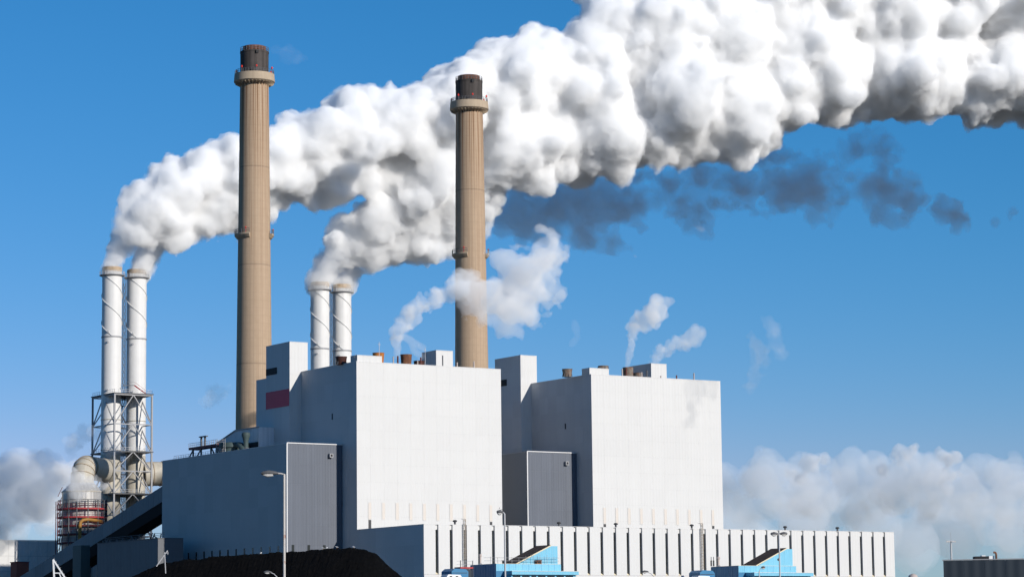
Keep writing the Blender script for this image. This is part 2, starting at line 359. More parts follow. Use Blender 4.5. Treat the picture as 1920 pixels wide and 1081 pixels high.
# ------------------------------------------------------------------ annexes
def make_annex():
    r = empty('annex_building')
    w = MB().box(AX0, -0.10, YA, AYB, 0, ZA - 0.12).build('main_block', M_CORE, r)
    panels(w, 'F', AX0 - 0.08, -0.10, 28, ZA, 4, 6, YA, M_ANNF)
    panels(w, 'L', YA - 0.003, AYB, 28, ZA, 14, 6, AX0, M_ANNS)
    MB().box(AX0 - 0.09, -0.12, YA - 0.20, YA + 0.25, ZA + 0.005, ZA + 0.26).box(AX0 - 0.09, AX0 + 0.2, YA + 0.26, AYB, ZA + 0.005, ZA + 0.12).build('roof_flashing', M_FLASH, r)
    MB().box(AX0 - 0.16, AX0 + 0.16, YA - 0.17, YA - 0.083, 28, ZA).build('corner_flashing', M_FLASH, r)
    wl = MB().box(-0.10, -0.083, -0.4, 0.4, 0, 4.0).mesh('slit_window', M_GLASS)
    for k in range(14): link_mesh('slit_window', wl, r, (AX0, 12.8 + k * 5.04, 29.7))
    wf = MB().box(-0.4, 0.4, -0.10, -0.083, 0, 4.0).mesh('slit_window', M_GLASS)
    for x in (-15.75, -10.8, -5.9): link_mesh('slit_window', wf, r, (x, YA, 29.8))
    cb = MB().box(-4.6, -3.5, YA - 1.0, YA - 0.09, 58.0, 59.1).build('wall_lamp_box', M_STEEL, r)
    MB().box(-4.35, -3.75, YA - 1.03, YA - 1.003, 58.25, 58.85).build('lens', M_LOUV, cb)
    MB().box(-3.95, -3.3, YA - 0.05 + 26, YA + 26, ZA + .12, ZA + 1.2).build('roof_hatch', M_STEEL, r)
    return r
an1 = make_annex()
an2 = copy_tree(an1); an2.location = (S, 0, 0)
tag(an1, 'long grey annex with blue-grey front, rising behind the black coal heap', 'building', 'annexes beside the boiler houses')
tag(an2, 'grey annex between the two white boiler houses, above the turbine hall roof', 'building', 'annexes beside the boiler houses')

# ------------------------------------------------------------------ turbine hall
hall = empty('turbine_hall', (0, YH, 0))
tag(hall, 'long low white hall with dark vertical window slots in front', 'building')
SLOT_Z = 24.6
core = MB().box(0.0, XH, 0.82, -YH - 0.1, 0, ZH - 0.12).build('main_block', M_CORE, hall)
xs = [3.55 + 4.444 * k for k in range(36)]           # left edges of the slots
edges = [(-0.08, xs[0])] + [(xs[k] + 0.92, xs[k + 1]) for k in range(35)] + [(xs[35] + 0.92, XH)]
pm = {}
for a, b in edges:
    key = round(b - a, 2)
    if key not in pm: pm[key] = MB().box(0, b - a, 0, 0.8, 0, ZH - SLOT_Z).mesh('wall_bay', M_CLAD)
    link_mesh('wall_bay', pm[key], hall, (a, 0, SLOT_Z))
lowm = MB().box(0.03, 4.43, 0.0, 0.8, 0, SLOT_Z - 0.03).mesh('lower_wall_panel', M_CLAD)
for k in range(37): link_mesh('lower_wall_panel', lowm, hall, (-0.08 + 4.42 * k, 0.003, 0))
gl = MB().box(0.0, 0.92, 0.72, 0.80, 0, 11.7).mesh('slot_window', M_GLASS)
mul = MB()
for j in range(1, 6): mul.box(0.02, 0.34, 0.5, 0.718, j * 2.05, j * 2.05 + 0.16)
mulm = mul.mesh('transom', M_TRIM)
top = MB().box(0.0, 0.92, 0.45, 0.80, 0, 1.28).mesh('slot_head', M_CLAD)
sill = MB().prism([(0, 0), (0.92, 0), (0.0, 0.6)], 0.02, 0.70).mesh('sloping_sill', M_TRIM)
for x in xs:
    o = link_mesh('slot_window', gl, hall, (x, 0, SLOT_Z + 0.1)); link_mesh('transom', mulm, o)
    link_mesh('slot_head', top, hall, (x, 0, SLOT_Z + 11.83)); link_mesh('sloping_sill', sill, hall, (x, 0, SLOT_Z + 0.02))
panels(core, 'L', 0.0, -YH - 0.1, 5.75, ZH, 7, 6, 0.0, M_CLAD_SHADE)
MB().box(0.2, XH - 0.1, 0.65, -YH - 0.15, ZH - 0.11, ZH - 0.03).build('roof', M_ROOF, hall)
MB().box(-0.10, XH + 0.02, -0.06, 0.4, ZH + 0.005, ZH + 0.10).box(-0.10, 0.15, 0.41, -YH - 0.2, ZH + 0.005, ZH + 0.10).build('parapet_flashing', M_FLASH, hall)
# small roof fans along the hall edge
for k, (px, lab) in enumerate(((853, 'small dark roof fan left of the caged ladder near hall corner'), (1048, 'small dark roof fan in front of the grey annex between the houses'), (1154.6, 'small dark roof fan below the left edge of right boiler house'),
                           (1297, 'small dark roof fan left of the right caged ladder on hall roof'), (1472, 'small dark roof fan on hall roof, first past the boiler house corner'), (1570, 'small dark roof fan on hall roof nearest its right end'))):
    p = on_y(px, 985, YH + 1.6)
    r = empty('roof_fan', (p.x, p.y, ZH - 0.03)); tag(r, lab, 'roof fan', 'small fans along the turbine hall roof')
    MB().lathe([(0.0, 0), (0.28, 0), (0.28, 0.9), (0.0, 0.9)], 12).build('neck', M_DSTEEL, r)
    MB().lathe([(0.0, 0.9), (0.55, 0.9), (0.62, 1.1), (0.45, 1.35), (0.0, 1.45)], 14).build('hood', M_VENT, r, smooth=True)
# caged ladders on the hall front
def caged_ladder(x, zb, label):
    r = empty('caged_ladder', (x, YH - 0.35, zb)); tag(r, label, 'ladder', 'caged ladders on the hall front')
    H = ZH - zb + 1.6
    for sx in (-0.30, 0.30): MB().bar((sx, 0, 0), (sx, 0, H), 0.10).build('stile', M_STEEL, r)
    b = MB(); z = 0.2
    while z < H - 0.3: b.bar((-0.3, 0, z), (0.3, 0, z), 0.07); z += 0.5
    tag(b.build('rungs', M_STEEL, r), kind='stuff')
    b = MB(); z = 2.5
    while z < H:
        b.tube([(0.38 * math.cos(t) , -0.05 - 0.6 * math.sin(t), z) for t in [math.pi * k / 6 for k in range(7)]], 0.05, 5); z += 0.85
    for t in (0.6, 1.57, 2.5): b.bar((0.38 * math.cos(t), -0.05 - 0.6 * math.sin(t), 2.5), (0.38 * math.cos(t), -0.05 - 0.6 * math.sin(t), H), 0.05)
    b.build('safety_cage', M_COLLAR, r)
    MB().bar((0.3, 0, H), (0.3, 1.2, H), 0.06).bar((-0.3, 0, H), (-0.3, 1.2, H), 0.06).build('top_handrail', M_STEEL, r)
caged_ladder(on_y(870.5, 1010, YH - 0.35).x, 26.2, 'tall caged ladder on white hall, left of the nearer blue building')
caged_ladder(on_y(1315.5, 1010, YH - 0.35).x, 24.2, 'tall caged ladder on white hall, left of the further blue building')

# ------------------------------------------------------------------ concrete chimneys
def ring_rail(r, z, h, n, a0=0, a1=2 * math.pi, t=0.06):
    b = MB(); full = abs(a1 - a0 - 2 * math.pi) < 1e-6; m = n if full else n + 1
    for zz in (z + h * 0.5, z + h):
        pts = [(r * math.cos(a0 + (a1 - a0) * k / 40), r * math.sin(a0 + (a1 - a0) * k / 40), zz) for k in range(41)]
        b.tube(pts, t, 5, caps=not full)
    for k in range(m):
        a = a0 + (a1 - a0) * k / n
        b.bar((r * math.cos(a), r * math.sin(a), z), (r * math.cos(a), r * math.sin(a), z + h), t * 1.6)
    return b
def make_chimney():
    r = empty('chimney', (17.0, 93.4, 0))
    MB().lathe([(6.45, 0), (5.40, 100), (4.85, 150), (4.45, 184.5)], 96).build('shaft', M_CHIM, r, smooth=True)
    c = MB().lathe([(4.40, 181.6), (5.9, 182.05), (6.45, 182.5), (6.25, 184.95), (4.0, 184.96)], 80).build('collar', M_COLLAR, r, smooth=True)
    rb = MB()
    for k in range(32):
        a = 2 * math.pi * k / 32; d = Vector((math.cos(a), math.sin(a), 0))
        rb.bar(d * 4.4 + Vector((0, 0, 181.2)), d * 6.1 + Vector((0, 0, 182.1)), 0.18, 0.35)
    rb.build('corbels', M_COLLAR, c)
    rl = ring_rail(6.1, 184.95, 1.1, 40).build('collar_railing', M_DSTEEL, r)
    cp = MB().lathe([(4.42, 184.97), (4.46, 191.6), (4.55, 191.7), (4.55, 192.2), (3.4, 192.22)], 80).build('sooty_top', M_CAP, r, smooth=True)
    MB().box(-1.85, -0.95, -4.62, -4.2, 191.0, 191.95).build('opening', M_LOUV, cp)
    MB().lathe([(3.62, 192.0), (3.62, 193.85), (3.45, 193.95), (3.2, 193.9), (3.2, 190.0)], 72).build('brick_liner', M_LINER, r, smooth=True)
    ring_rail(4.4, 192.2, 1.3, 26).build('top_railing', M_DSTEEL, r)
    for a in (-2.75, -1.95, -0.95, 0.1, 1.2, 2.2):
        d = Vector((math.cos(a), math.sin(a), 0)) * 6.15
        l = MB().bar(d + Vector((0, 0, 185)), d + Vector((0, 0, 186.3)), 0.14).build('lamp_post', M_DSTEEL, r)
        MB().lathe([(0, 186.3), (0.26, 186.3), (0.3, 186.6), (0.2, 186.95), (0, 187.0)], 10, c=(d.x, d.y)).build('aviation_lamp', M_AVI, l)
    # bracketed maintenance balconies part way up: azimuths of their middles
    for am, hw in ((-3.10, 0.78), (-0.60, 0.36), (1.0, 0.5)):
        rs = 5.02; ro = 6.15; zz = 133.8; a0, a1 = am - hw, am + hw
        o = MB().lathe([(rs - 0.2, zz - 1.6), (rs + 0.5, zz - 1.15), (ro, zz - 0.35), (ro, zz + 0.15), (rs - 0.2, zz + 0.15)], 14, a0=a0, a1=a1, closed=True).build('balcony', M_COLLAR, r)
        ring_rail(ro - 0.1, zz + 0.15, 1.3, 7, a0, a1, 0.07).build('railing', M_DSTEEL, o)
        d = Vector((math.cos(a1 - 0.2), math.sin(a1 - 0.2), 0)) * (ro - 0.25)
        MB().lathe([(0, zz + 1.5), (0.24, zz + 1.5), (0.24, zz + 1.9), (0, zz + 2.05)], 8, c=(d.x, d.y)).bar(d + Vector((0, 0, zz)), d + Vector((0, 0, zz + 1.5)), 0.1).build('aviation_lamp', M_AVI, o)
    return r
ch1 = make_chimney(); ch2 = copy_tree(ch1); ch1.scale.z = 0.998; ch2.scale.z = 0.9935; ch2.location = (17.6 + S, 93.4, 0)
tag(ch1, 'tall tan concrete chimney standing left, behind the red-panelled tower', 'chimney', 'tan concrete chimneys')
tag(ch2, 'tan concrete chimney right of the white twin stacks, small steam drifting across', 'chimney', 'tan concrete chimneys')

# ------------------------------------------------------------------ white flue stacks
def make_stack():
    r = empty('flue_stack'); R0 = 3.32
    sh = MB().lathe([(R0, 25), (R0, 110.0), (R0, 131.2)], 64).build('shell', M_WSTACK, r, smooth=True)
    MB().lathe([(R0 + 0.01, 109.75), (R0 + 0.14, 109.78), (R0 + 0.14, 110.25), (R0 + 0.01, 110.28)], 64).build('flange', M_STEEL, r)
    rim = MB().lathe([(R0 + 0.02, 131.21), (R0 + 0.02, 133.5), (R0 - 0.05, 133.8), (R0 - 0.45, 133.8), (R0 - 0.45, 128.0)], 64).build('rim', M_RIM, r, smooth=True)
    MB().lathe([(R0 + 0.025, 131.25), (R0 + 0.05, 131.26), (R0 + 0.05, 132.2), (R0 + 0.025, 132.21)], 64).build('white_band', M_WSTACK, rim)
    MB().lathe([(R0 + 0.06, 130.55), (R0 + 0.95, 130.9), (R0 + 0.95, 131.12), (R0 + 0.06, 131.12)], 48, closed=True).build('walkway', M_STEEL, r)
    ring_rail(R0 + 0.88, 131.12, 1.2, 22, t=0.055).build('railing', M_GPOLE, r)
    for st in (0, 1):
        b = MB(); n = 90; prev = None; pitch = 18.4
        for k in range(n + 1):
            z = 110.3 + (130.5 - 110.3) * k / n; a = -(z - 110.3) / pitch * 2 * math.pi + st * math.pi - 2.0
            d = Vector((math.cos(a), math.sin(a), 0))
            q = [b.bm.verts.new(d * rr + Vector((0, 0, z + dz))) for rr, dz in ((R0 - 0.05, -0.10), (R0 + 0.22, -0.05), (R0 + 0.22, 0.05), (R0 - 0.05, 0.10))]
            if prev:
                for i in range(4): b.bm.faces.new((prev[i], prev[(i + 1) % 4], q[(i + 1) % 4], q[i]))
            prev = q
        b.build('helical_strake', M_WSTACK, r)
    for z in (92.0, 108.2, 111.6):
        a = -2.35; d = Vector((math.cos(a), math.sin(a), 0))
        MB().tube([d * (R0 - 0.1) + Vector((0, 0, z)), d * (R0 + 0.5) + Vector((0, 0, z))], 0.33, 12).build('lifting_trunnion', M_GPOLE, r, smooth=True)
    MB().lathe([(R0 + 0.004, 25), (R0 + 0.03, 25.1), (R0 + 0.03, 70.4), (R0 + 0.004, 70.5)], 64).build('lower_sleeve', M_CREAM, r, smooth=True)
    for z in (82.0, 71.8, 64.5):
        MB().lathe([(R0 + 0.005, z), (R0 + 0.15, z + 0.02), (R0 + 0.15, z + 0.25), (R0 + 0.005, z + 0.27)], 48).build('stiffener_ring', M_CREAM, r)
    return r
def along(p, dy):                                   # slide a plan position along its sight line
    k = (p[1] + dy - CAM.y) / (p[1] - CAM.y); return (CAM.x + (p[0] - CAM.x) * k, p[1] + dy, 0.0)
SPOS = [along(q, 8.5) for q in ((5.4, 173.2), (15.4, 175.2), (5.4 + S, 173.2), (15.4 + S, 175.2))]
sA = make_stack(); sA.location = SPOS[0]
STK = [sA] + [copy_tree(sA) for _ in range(3)]
for o, (x, y, z), lab in zip(STK, SPOS,
        ('white flue stack at far left, leftmost of the pair in the steel frame', 'white flue stack in the left steel frame, right one of its pair', 'white flue stack behind the left boiler house, left one of its pair', 'white flue stack behind the left boiler house, right one of its pair')):
    o.location = (x, y, z); tag(o, lab, 'flue stack', 'white spiral-straked flue stacks')
def ladder_mast(x, y, zb, label):
    r = empty('ladder_mast', (x, y, zb)); tag(r, label, 'ladder', 'lattice ladder masts between stacks')
    H = 131 - zb
    for sx, sy in ((-.45, -.45), (.45, -.45), (.45, .45), (-.45, .45)): MB().bar((sx, sy, 0), (sx, sy, H), 0.14).build('leg', M_DSTEEL, r)
    b = MB(); z = 0; k = 0
    while z < H - 2:
        c = [(-.45, -.45), (.45, -.45), (.45, .45), (-.45, .45)]
        for i in range(4):
            p, q = c[i], c[(i + 1) % 4]
            b.bar((*p, z), (*q, z), 0.09); b.bar((*p, z), (*q, z + 2.2), 0.07)
        z += 2.2
    b.build('lattice_bracing', M_DSTEEL, r)
ladder_mast((SPOS[0][0] + SPOS[1][0]) / 2, SPOS[0][1] + 1, 30, 'dark lattice ladder mast between the two far left stacks')
ladder_mast((SPOS[2][0] + SPOS[3][0]) / 2, SPOS[2][1] + 1, 40, 'dark lattice ladder mast between the two stacks behind boiler house')

# ------------------------------------------------------------------ steel frame round the left stacks
FYF = 173.0
fx0, fx1 = on_y(215, 738, FYF).x, on_y(285, 738, FYF).x
fr = empty('steel_frame_tower', (0, 0, 0)); tag(fr, 'open galvanised steel frame with diagonal braces round the left stacks', 'steel tower')
cx0, cx1, cy0, cy1 = fx0, fx1, FYF, FYF + 17.5
LV = [90.0, 80.2, 71.0, 64.6, 57.0, 50.0, 43.0, 30.0]
for (x, y) in ((cx0, cy0), (cx1, cy0), (cx0 - 0.0, cy1), (cx1, cy1)):
    MB().bar((x, y, 0), (x, y, 90.3), 0.54).build('column', M_STEEL, fr)
def brace_face(p, q, inner=True):
    p = Vector(p); q = Vector(q); m = (p + q) / 2
    for zt, zb in zip(LV, LV[1:]):
        MB().bar(p + Vector((0, 0, zt)), q + Vector((0, 0, zt)), 0.34).build('beam', M_STEEL, fr)
        MB().bar(m + Vector((0, 0, zt)), p + Vector((0, 0, zb)), 0.30).build('diagonal_brace', M_STEEL, fr)
        MB().bar(m + Vector((0, 0, zt)), q + Vector((0, 0, zb)), 0.30).build('diagonal_brace', M_STEEL, fr)
brace_face((cx0, cy0, 0), (cx1, cy0, 0)); brace_face((cx0, cy0, 0), (cx0, cy1, 0)); brace_face((cx1, cy0, 0), (cx1, cy1, 0)); brace_face((cx0, cy1, 0), (cx1, cy1, 0))
for z, rail in ((90.3, True), (71.0, True), (57.0, True)):
    dk = MB().box(cx0 - 0.5, cx1 + 0.5, cy0 - 0.5, cy1 + 0.5, z, z + 0.28).build('deck', M_DSTEEL, fr)
    b = MB()
    for (a, c) in (((cx0, cy0), (cx1, cy0)), ((cx0, cy0), (cx0, cy1)), ((cx1, cy0), (cx1, cy1))):
        for h in (0.6, 1.2): b.bar((a[0], a[1], z + 0.28 + h), (c[0], c[1], z + 0.28 + h), 0.07)
        n = 10
        for k in range(n + 1):
            x = a[0] + (c[0] - a[0]) * k / n; y = a[1] + (c[1] - a[1]) * k / n; b.bar((x, y, z + 0.28), (x, y, z + 1.5), 0.08)
    b.build('railing', M_GPOLE, dk)
p1 = on_y(252, 722, cy0 + 4); p2 = on_y(274, 738, cy0 + 1)
st = MB().bar(p1, p2, 0.5, 0.35).bar(p1 + Vector((0, 0, 1.1)), p2 + Vector((0, 0, 1.1)), 0.08).build('red_stair', M_RED, fr)
MB().bar(on_y(232, 722, cy0 + 4), p1, 0.5, 0.2).bar(on_y(232, 716, cy0 + 4), p1 + Vector((0, 0, 1.1)), 0.08).build('stair_landing', M_DSTEEL, fr)
# stair tower of thinner dark steel inside the frame
SX, SY = (SPOS[0][0] + SPOS[1][0]) / 2, SPOS[0][1] + 4
b = MB()
for k in range(12):
    z = 32 + k * 4.8
    b.bar((SX - 1, SY, z), (SX + 1, SY, z + 2.4), 0.22).bar((SX + 1, SY, z + 2.4), (SX - 1, SY, z + 4.8), 0.22)
    b.bar((SX - 1.2, SY - 1, z), (SX + 1.2, SY - 1, z), 0.16).bar((SX - 1.2, SY - 1, z + 2.4), (SX + 1.2, SY - 1, z + 2.4), 0.16)
b.build('zigzag_stair', M_DSTEEL, fr)

# ------------------------------------------------------------------ scrubber vessel with elbow duct
vc = on_y(154, 940, 163.0); VX, VY = vc.x, vc.y
def zrow(X, Y, row):
    lo, hi = -60.0, 300.0
    for _ in range(50):
        m = (lo + hi) / 2; d = Vector((X, Y, m)) - CAM
        if 540.5 - FPX * d.dot(UPV) / d.dot(FWD) > row: lo = m
        else: hi = m
    return lo
RV = 6.5
z_cyl, z_neck = zrow(VX, VY, 921), zrow(VX, VY, 905)
sv = empty('scrubber_vessel', (VX, VY, 0)); tag(sv, 'round silver vessel with domed elbow pipe and red ring decks', 'process vessel')
MB().lathe([(RV, 20), (RV, z_cyl), (RV * 0.98, z_cyl + 0.15), (3.7, z_neck + 0.1)], 56).build('shell', M_SILVER, sv, smooth=True)
MB().lathe([(RV + 0.02, z_cyl - 0.3), (RV + 0.18, z_cyl - 0.28), (RV + 0.18, z_cyl + 0.05), (RV + 0.02, z_cyl + 0.07)], 56).build('top_rim', M_CREAM, sv)
tgt = Vector(SPOS[0]) - Vector((VX, VY, 0)); tl = tgt.length; td = tgt.normalized()
z_el = zrow(VX, VY, 889)
pts = [Vector((0, 0, z_neck - 1)), Vector((0, 0, z_neck + 1.0))]
rb_ = 4.4
for k in range(1, 10):
    a = math.pi / 2 * k / 9; pts.append(Vector((0, 0, z_neck + 1.0)) + td * (rb_ * (1 - math.cos(a))) + Vector((0, 0, rb_ * math.sin(a))))
end = pts[-1] + td * (tl - rb_ - 2.2); pts.append(end)
rad = [3.75] * 3 + [3.7] * (len(pts) - 4) + [4.0]
el = MB().tube(pts, 3.7, 36, radii=rad).build('elbow_duct', M_CREAM, sv, smooth=True)
for k in (3, 5, 7, 9, 10):
    d = (pts[min(k + 1, len(pts) - 1)] - pts[k - 1]).normalized()
    MB().tube([pts[k] - d * 0.12, pts[k] + d * 0.12], 3.9, 36).build('stiffener_ring', M_COLLAR, el)
for row, mat, extra in ((951, M_RED, 1.6), (967, M_RED, 1.6), (983, M_DRED, 1.5), (999, M_DRED, 1.5), (1015, M_DRED, 1.5)):
    z = zrow(VX, VY - RV, row)
    dk = MB().lathe([(RV + 0.05, z - 0.5), (RV + extra, z - 0.5), (RV + extra, z), (RV + 0.05, z)], 48, closed=True).build('ring_deck', mat, sv)
    ring_rail(RV + extra - 0.1, z, 1.3, 36, t=0.06).build('railing', M_DRED, dk)
for a in (-2.9, -2.55, -2.2, -1.75, -1.3, -0.9, -0.5, -0.1, 0.4):
    d = Vector((math.cos(a), math.sin(a), 0)) * (RV + 1.45)
    z = zrow(VX, VY - RV, 951) + (2.6 if a > -2.9 else 5)
    MB().bar(d + Vector((0, 0, 20)), d + Vector((0, 0, z)), 0.3).build('deck_post', M_DSTEEL, sv)
ring_rail(RV + 1.2, zrow(VX, VY - RV, 951) + 0.1, 2.5, 9, t=0.12).build('pipe_ring', M_DSTEEL, sv)
tx = Vector((-RV - 2.4, -1.0, 0))
lt = MB()
for dx, dy in ((0, 0), (1.5, 0), (0, 1.5), (1.5, 1.5)): lt.bar(tx + Vector((dx, dy, 10)), tx + Vector((dx, dy, zrow(VX, VY, 940))), 0.22)
for k in range(12): lt.bar(tx + Vector((0, 0, 22 + k * 3)), tx + Vector((1.5, 0, 25 + k * 3)), 0.16)
lt.build('access_tower', M_DRED, sv)
yz = zrow(VX, VY - RV, 974)
ypts = [(-4.0, -RV - 0.9, 20), (-4.0, -RV - 0.9, yz - 2.0), (-3.8, -RV - 0.9, yz - 0.8), (-3.0, -RV - 1.0, yz - 0.1), (-1.5, -RV - 1.1, yz + 0.1), (2.0, -RV - 0.9, yz - 0.2), (5.0, -RV + 1.6, yz - 0.5)]
MB().tube(ypts, 0.55, 12).build('yellow_pipe', M_YELLOW, sv, smooth=True)

# duct on the right going from the second vessel into the right stack of the pair
rd = empty('elbow_duct', SPOS[1]); tag(rd, 'cream elbow duct right of the steel frame, beside the grey annex', 'duct')
e1 = at(306, 884, 900) - Vector(SPOS[1]); zc = e1.z
pts = [Vector((2.6, -0.6, zc - 0.3)), Vector((5.5, -1.2, zc)), Vector((8.5, -1.9, zc)), Vector((10.5, -2.5, zc - 0.3)), Vector((12.3, -3.0, zc - 1.3)), Vector((13.6, -3.4, zc - 3.2)), Vector((14.0, -3.5, zc - 5.5)), Vector((14.1, -3.5, zc - 12)), Vector((14.1, -3.5, 22))]
o = MB().tube(pts, 4.1, 36).build('pipe', M_CREAM, rd, smooth=True)
for k in (1, 2, 3, 4, 5, 6):
    d = (pts[k + 1] - pts[k - 1]).normalized(); MB().tube([pts[k] - d * 0.12, pts[k] + d * 0.12], 4.3, 36).build('stiffener_ring', M_COLLAR, o)

# ------------------------------------------------------------------ conveyor gallery
cv0 = Vector((AX0 + 3.1, AYB + 0.15, 0))
z_hi = zrow(cv0.x - 2.6, cv0.y, 909)
# lower end: same x, further along +y, where the top edge meets column 46
y1 = 150.0
for _ in range(60):
    d = Vector((cv0.x - 2.6 - 0.2 * (y1 - cv0.y), y1, 20)) - CAM; px = 960 + FPX * d.dot(RGT) / d.dot(FWD); y1 += (px - 40) * 0.15
z_lo = zrow(cv0.x - 2.6 - 0.2 * (y1 - cv0.y), y1, 1078)
cg = empty('conveyor_gallery', (cv0.x, 0, 0)); tag(cg, 'long sloping enclosed grey conveyor running down leftwards from the annex', 'conveyor')
CW, CH = 2.6, 4.6
n = 16; ya, yb = cv0.y, y1 + 8; zfun = lambda y: z_hi + (z_lo - z_hi) * (y - cv0.y) / (y1 - cv0.y); xo = lambda y: -0.2 * (y - cv0.y)
for k in range(n):
    q0 = ya + (yb - ya) * k / n + 0.03; q1 = ya + (yb - ya) * (k + 1) / n - 0.03
    b = MB(); v = []
    for y in (q0, q1):
        for x, dz in ((-CW, 0), (CW, 0), (CW, -CH), (-CW, -CH)): v.append(b.bm.verts.new((x + xo(y), y, zfun(y) + dz)))
    for f in ((0, 1, 2, 3), (7, 6, 5, 4), (0, 4, 5, 1), (1, 5, 6, 2), (2, 6, 7, 3), (3, 7, 4, 0)): b.bm.faces.new([v[i] for i in f])
    b.build('gallery_section', M_CONV, cg)
b = MB(); v = []
for y in (ya, yb):
    for x, dz in ((-CW + 0.1, -CH - 0.02), (CW + 1.2, -CH - 0.02), (CW + 1.2, -CH - 3.0), (-CW + 0.9, -CH - 3.0)): v.append(b.bm.verts.new((x + xo(y), y, zfun(y) + dz)))
for f in ((0, 1, 2, 3), (7, 6, 5, 4), (0, 4, 5, 1), (1, 5, 6, 2), (2, 6, 7, 3), (3, 7, 4, 0)): b.bm.faces.new([v[i] for i in f])
b.build('under_truss', M_CONVD, cg)
for f in (0.30, 0.55, 0.8):
    y = ya + (yb - ya) * f
    MB().bar((-1.5, y, 0), (-1.5, y, zfun(y) - CH - 1), 0.7).bar((2.4, y, 0), (2.4, y, zfun(y) - CH - 1), 0.7).bar((-1.5, y, zfun(y) * 0.4), (2.4, y, zfun(y) * 0.6), 0.3).build('trestle', M_DSTEEL, cg, (xo(y), 0, 0))

# ------------------------------------------------------------------ low buildings at the left
lb = empty('low_building'); tag(lb, 'low dark grey shed under the sloping conveyor, left of the annex', 'building')
lx = AX0 - 14.5
def y_at_px(X, px, y=120.0):
    for _ in range(80):
        d = Vector((X, y, 25)) - CAM; q = 960 + FPX * d.dot(RGT) / d.dot(FWD); y += (q - px) * 0.15
    return y
ly0, ly1 = y_at_px(lx, 296), y_at_px(lx, 182)
zl = zrow(lx, (ly0 + ly1) / 2, 1014)
w = MB().box(lx, lx + 8, ly0, ly1, 0, zl).build('main_block', M_LOW, lb)
panels(w, 'L', ly0, ly1, 12, zl, 7, 3, lx, M_LOW)
MB().box(lx - 0.15, lx + 8, ly0 - .1, ly1 + .1, zl + 0.01, zl + 0.25).build('eaves_trim', M_DSTEEL, lb)
b = MB(); rnd = random.Random(8)
for k in range(16):
    y = ly0 + (ly1 - ly0) * rnd.random(); h = rnd.uniform(0.5, 1.8); b.bar((lx + 2, y, zl + 0.2), (lx + 2, y + rnd.uniform(-2, 2), zl + 0.2 + h), 0.25)
for k in range(3): b.bar((lx + 2, ly0, zl + 0.7 + k * 0.5), (lx + 2, ly1, zl + 0.7 + k * 0.5), 0.12)
b.build('roof_pipework', M_DSTEEL, lb)
ly2 = y_at_px(lx + 3, 152)
rp = empty('riser_duct', (lx + 3, ly2, 0)); tag(rp, 'upright dark green duct beside the low shed under the conveyor', 'duct')
MB().box(-1.5, 1.5, -3, 3, 0, zrow(lx + 3, ly2, 1022)).build('casing', M_GREEN, rp)
MB().box(-1.65, 1.65, -3.15, 3.15, 18.0, 18.5).build('joint_band', M_DSTEEL, rp)

fb_y = 184.0
fx0_, fx1_ = on_y(-60, 1030, fb_y).x, on_y(108, 1030, fb_y).x
wb = empty('white_shed', (0, 0, 0)); tag(wb, 'low white shed at the far left edge, partly in shadow', 'building')
zw = on_y(20, 1012, fb_y).z
w = MB().box(fx0_, fx1_, fb_y, fb_y + 25, 0, zw - 0.05).build('main_block', M_CORE, wb)
panels(w, 'F', fx0_, fx1_, 6, zw, 9, 7, fb_y, M_CLAD, gap=0.10)
MB().box(fx0_ - 0.1, fx1_ + 0.1, fb_y - 0.15, fb_y + 0.3, zw + 0.005, zw + 0.2).build('parapet_flashing', M_FLASH, wb)
p = on_y(40, 1067, 165.0)
hb = empty('hopper_house', (p.x, 165.0, 0)); tag(hb, 'small reddish brown box at the foot of the conveyor', 'building')
hz = on_y(40, 1053, 165.0).z
MB().box(-1.6, 2.6, 0, 5, 0, hz).build('walls', paint('red_brown_sheet', (0.23, 0.06, 0.04), 0.7, 0.1, 0.5), hb)
MB().box(-1.8, 2.8, -0.2, 5.2, hz + 0.01, hz + 0.2).build('roof', M_DRED, hb)

# ------------------------------------------------------------------ plant on and behind the annex roof
def px_y(X, px, z):
    y = 50.0
    for _ in range(80):
        d = Vector((X, y, z)) - CAM; q = 960 + FPX * d.dot(RGT) / d.dot(FWD); y += (q - px) * 0.12
    return y
AXR = AX0 + 2.5
rp_ = empty('roof_platform', (AXR, 0, ZA)); tag(rp_, 'dark red steel platform on splayed legs on the annex roof', 'platform')
pa, pb = px_y(AXR, 411, 66), px_y(AXR, 357, 66)
zp = zrow(AXR, (pa + pb) / 2, 835) - ZA
MB().box(-0.6, 2.6, pa, pb, zp - 0.7, zp).build('deck', M_DRED, rp_)
for f in (0.08, 0.28, 0.62, 0.9):
    y = pa + (pb - pa) * f; MB().bar((0, y, 0), (0, y, zp - 0.7), 0.4).build('leg', M_DSTEEL, rp_)
    MB().bar((0, y, zp - 0.7), (0, y + (3.0 if f > 0.5 else -2.5), 0.0), 0.3).build('brace', M_DSTEEL, rp_)
b = MB()
for h in (0.6, 1.2): b.bar((-0.5, pa, zp + h), (-0.5, pb, zp + h), 0.08)
for k in range(15): y = pa + (pb - pa) * k / 14; b.bar((-0.5, y, zp), (-0.5, y, zp + 1.2), 0.09)
for h in (0.5, 1.0): b.bar((-1, pa - 6, 0.2 + h), (-1, pb + 9, 0.2 + h), 0.07)
for k in range(22): y = pa - 6 + (pb - pa + 15) * k / 21; b.bar((-1, y, 0.1), (-1, y, 1.2), 0.07)
b.build('railing', M_STEEL, rp_)
MB().box(-0.3, 0.2, pb - 7.5, pb - 7.1, zp, zp + 2.6).box(-0.3, 0.2, pb - 9.9, pb - 9.5, zp, zp + 2.6).box(-0.4, 0.3, pb - 11, pb - 6.3, zp + 2.6, zp + 2.9).build('gantry', M_DSTEEL, rp_)
tq = px_y(AXR + 2, 433, 64)
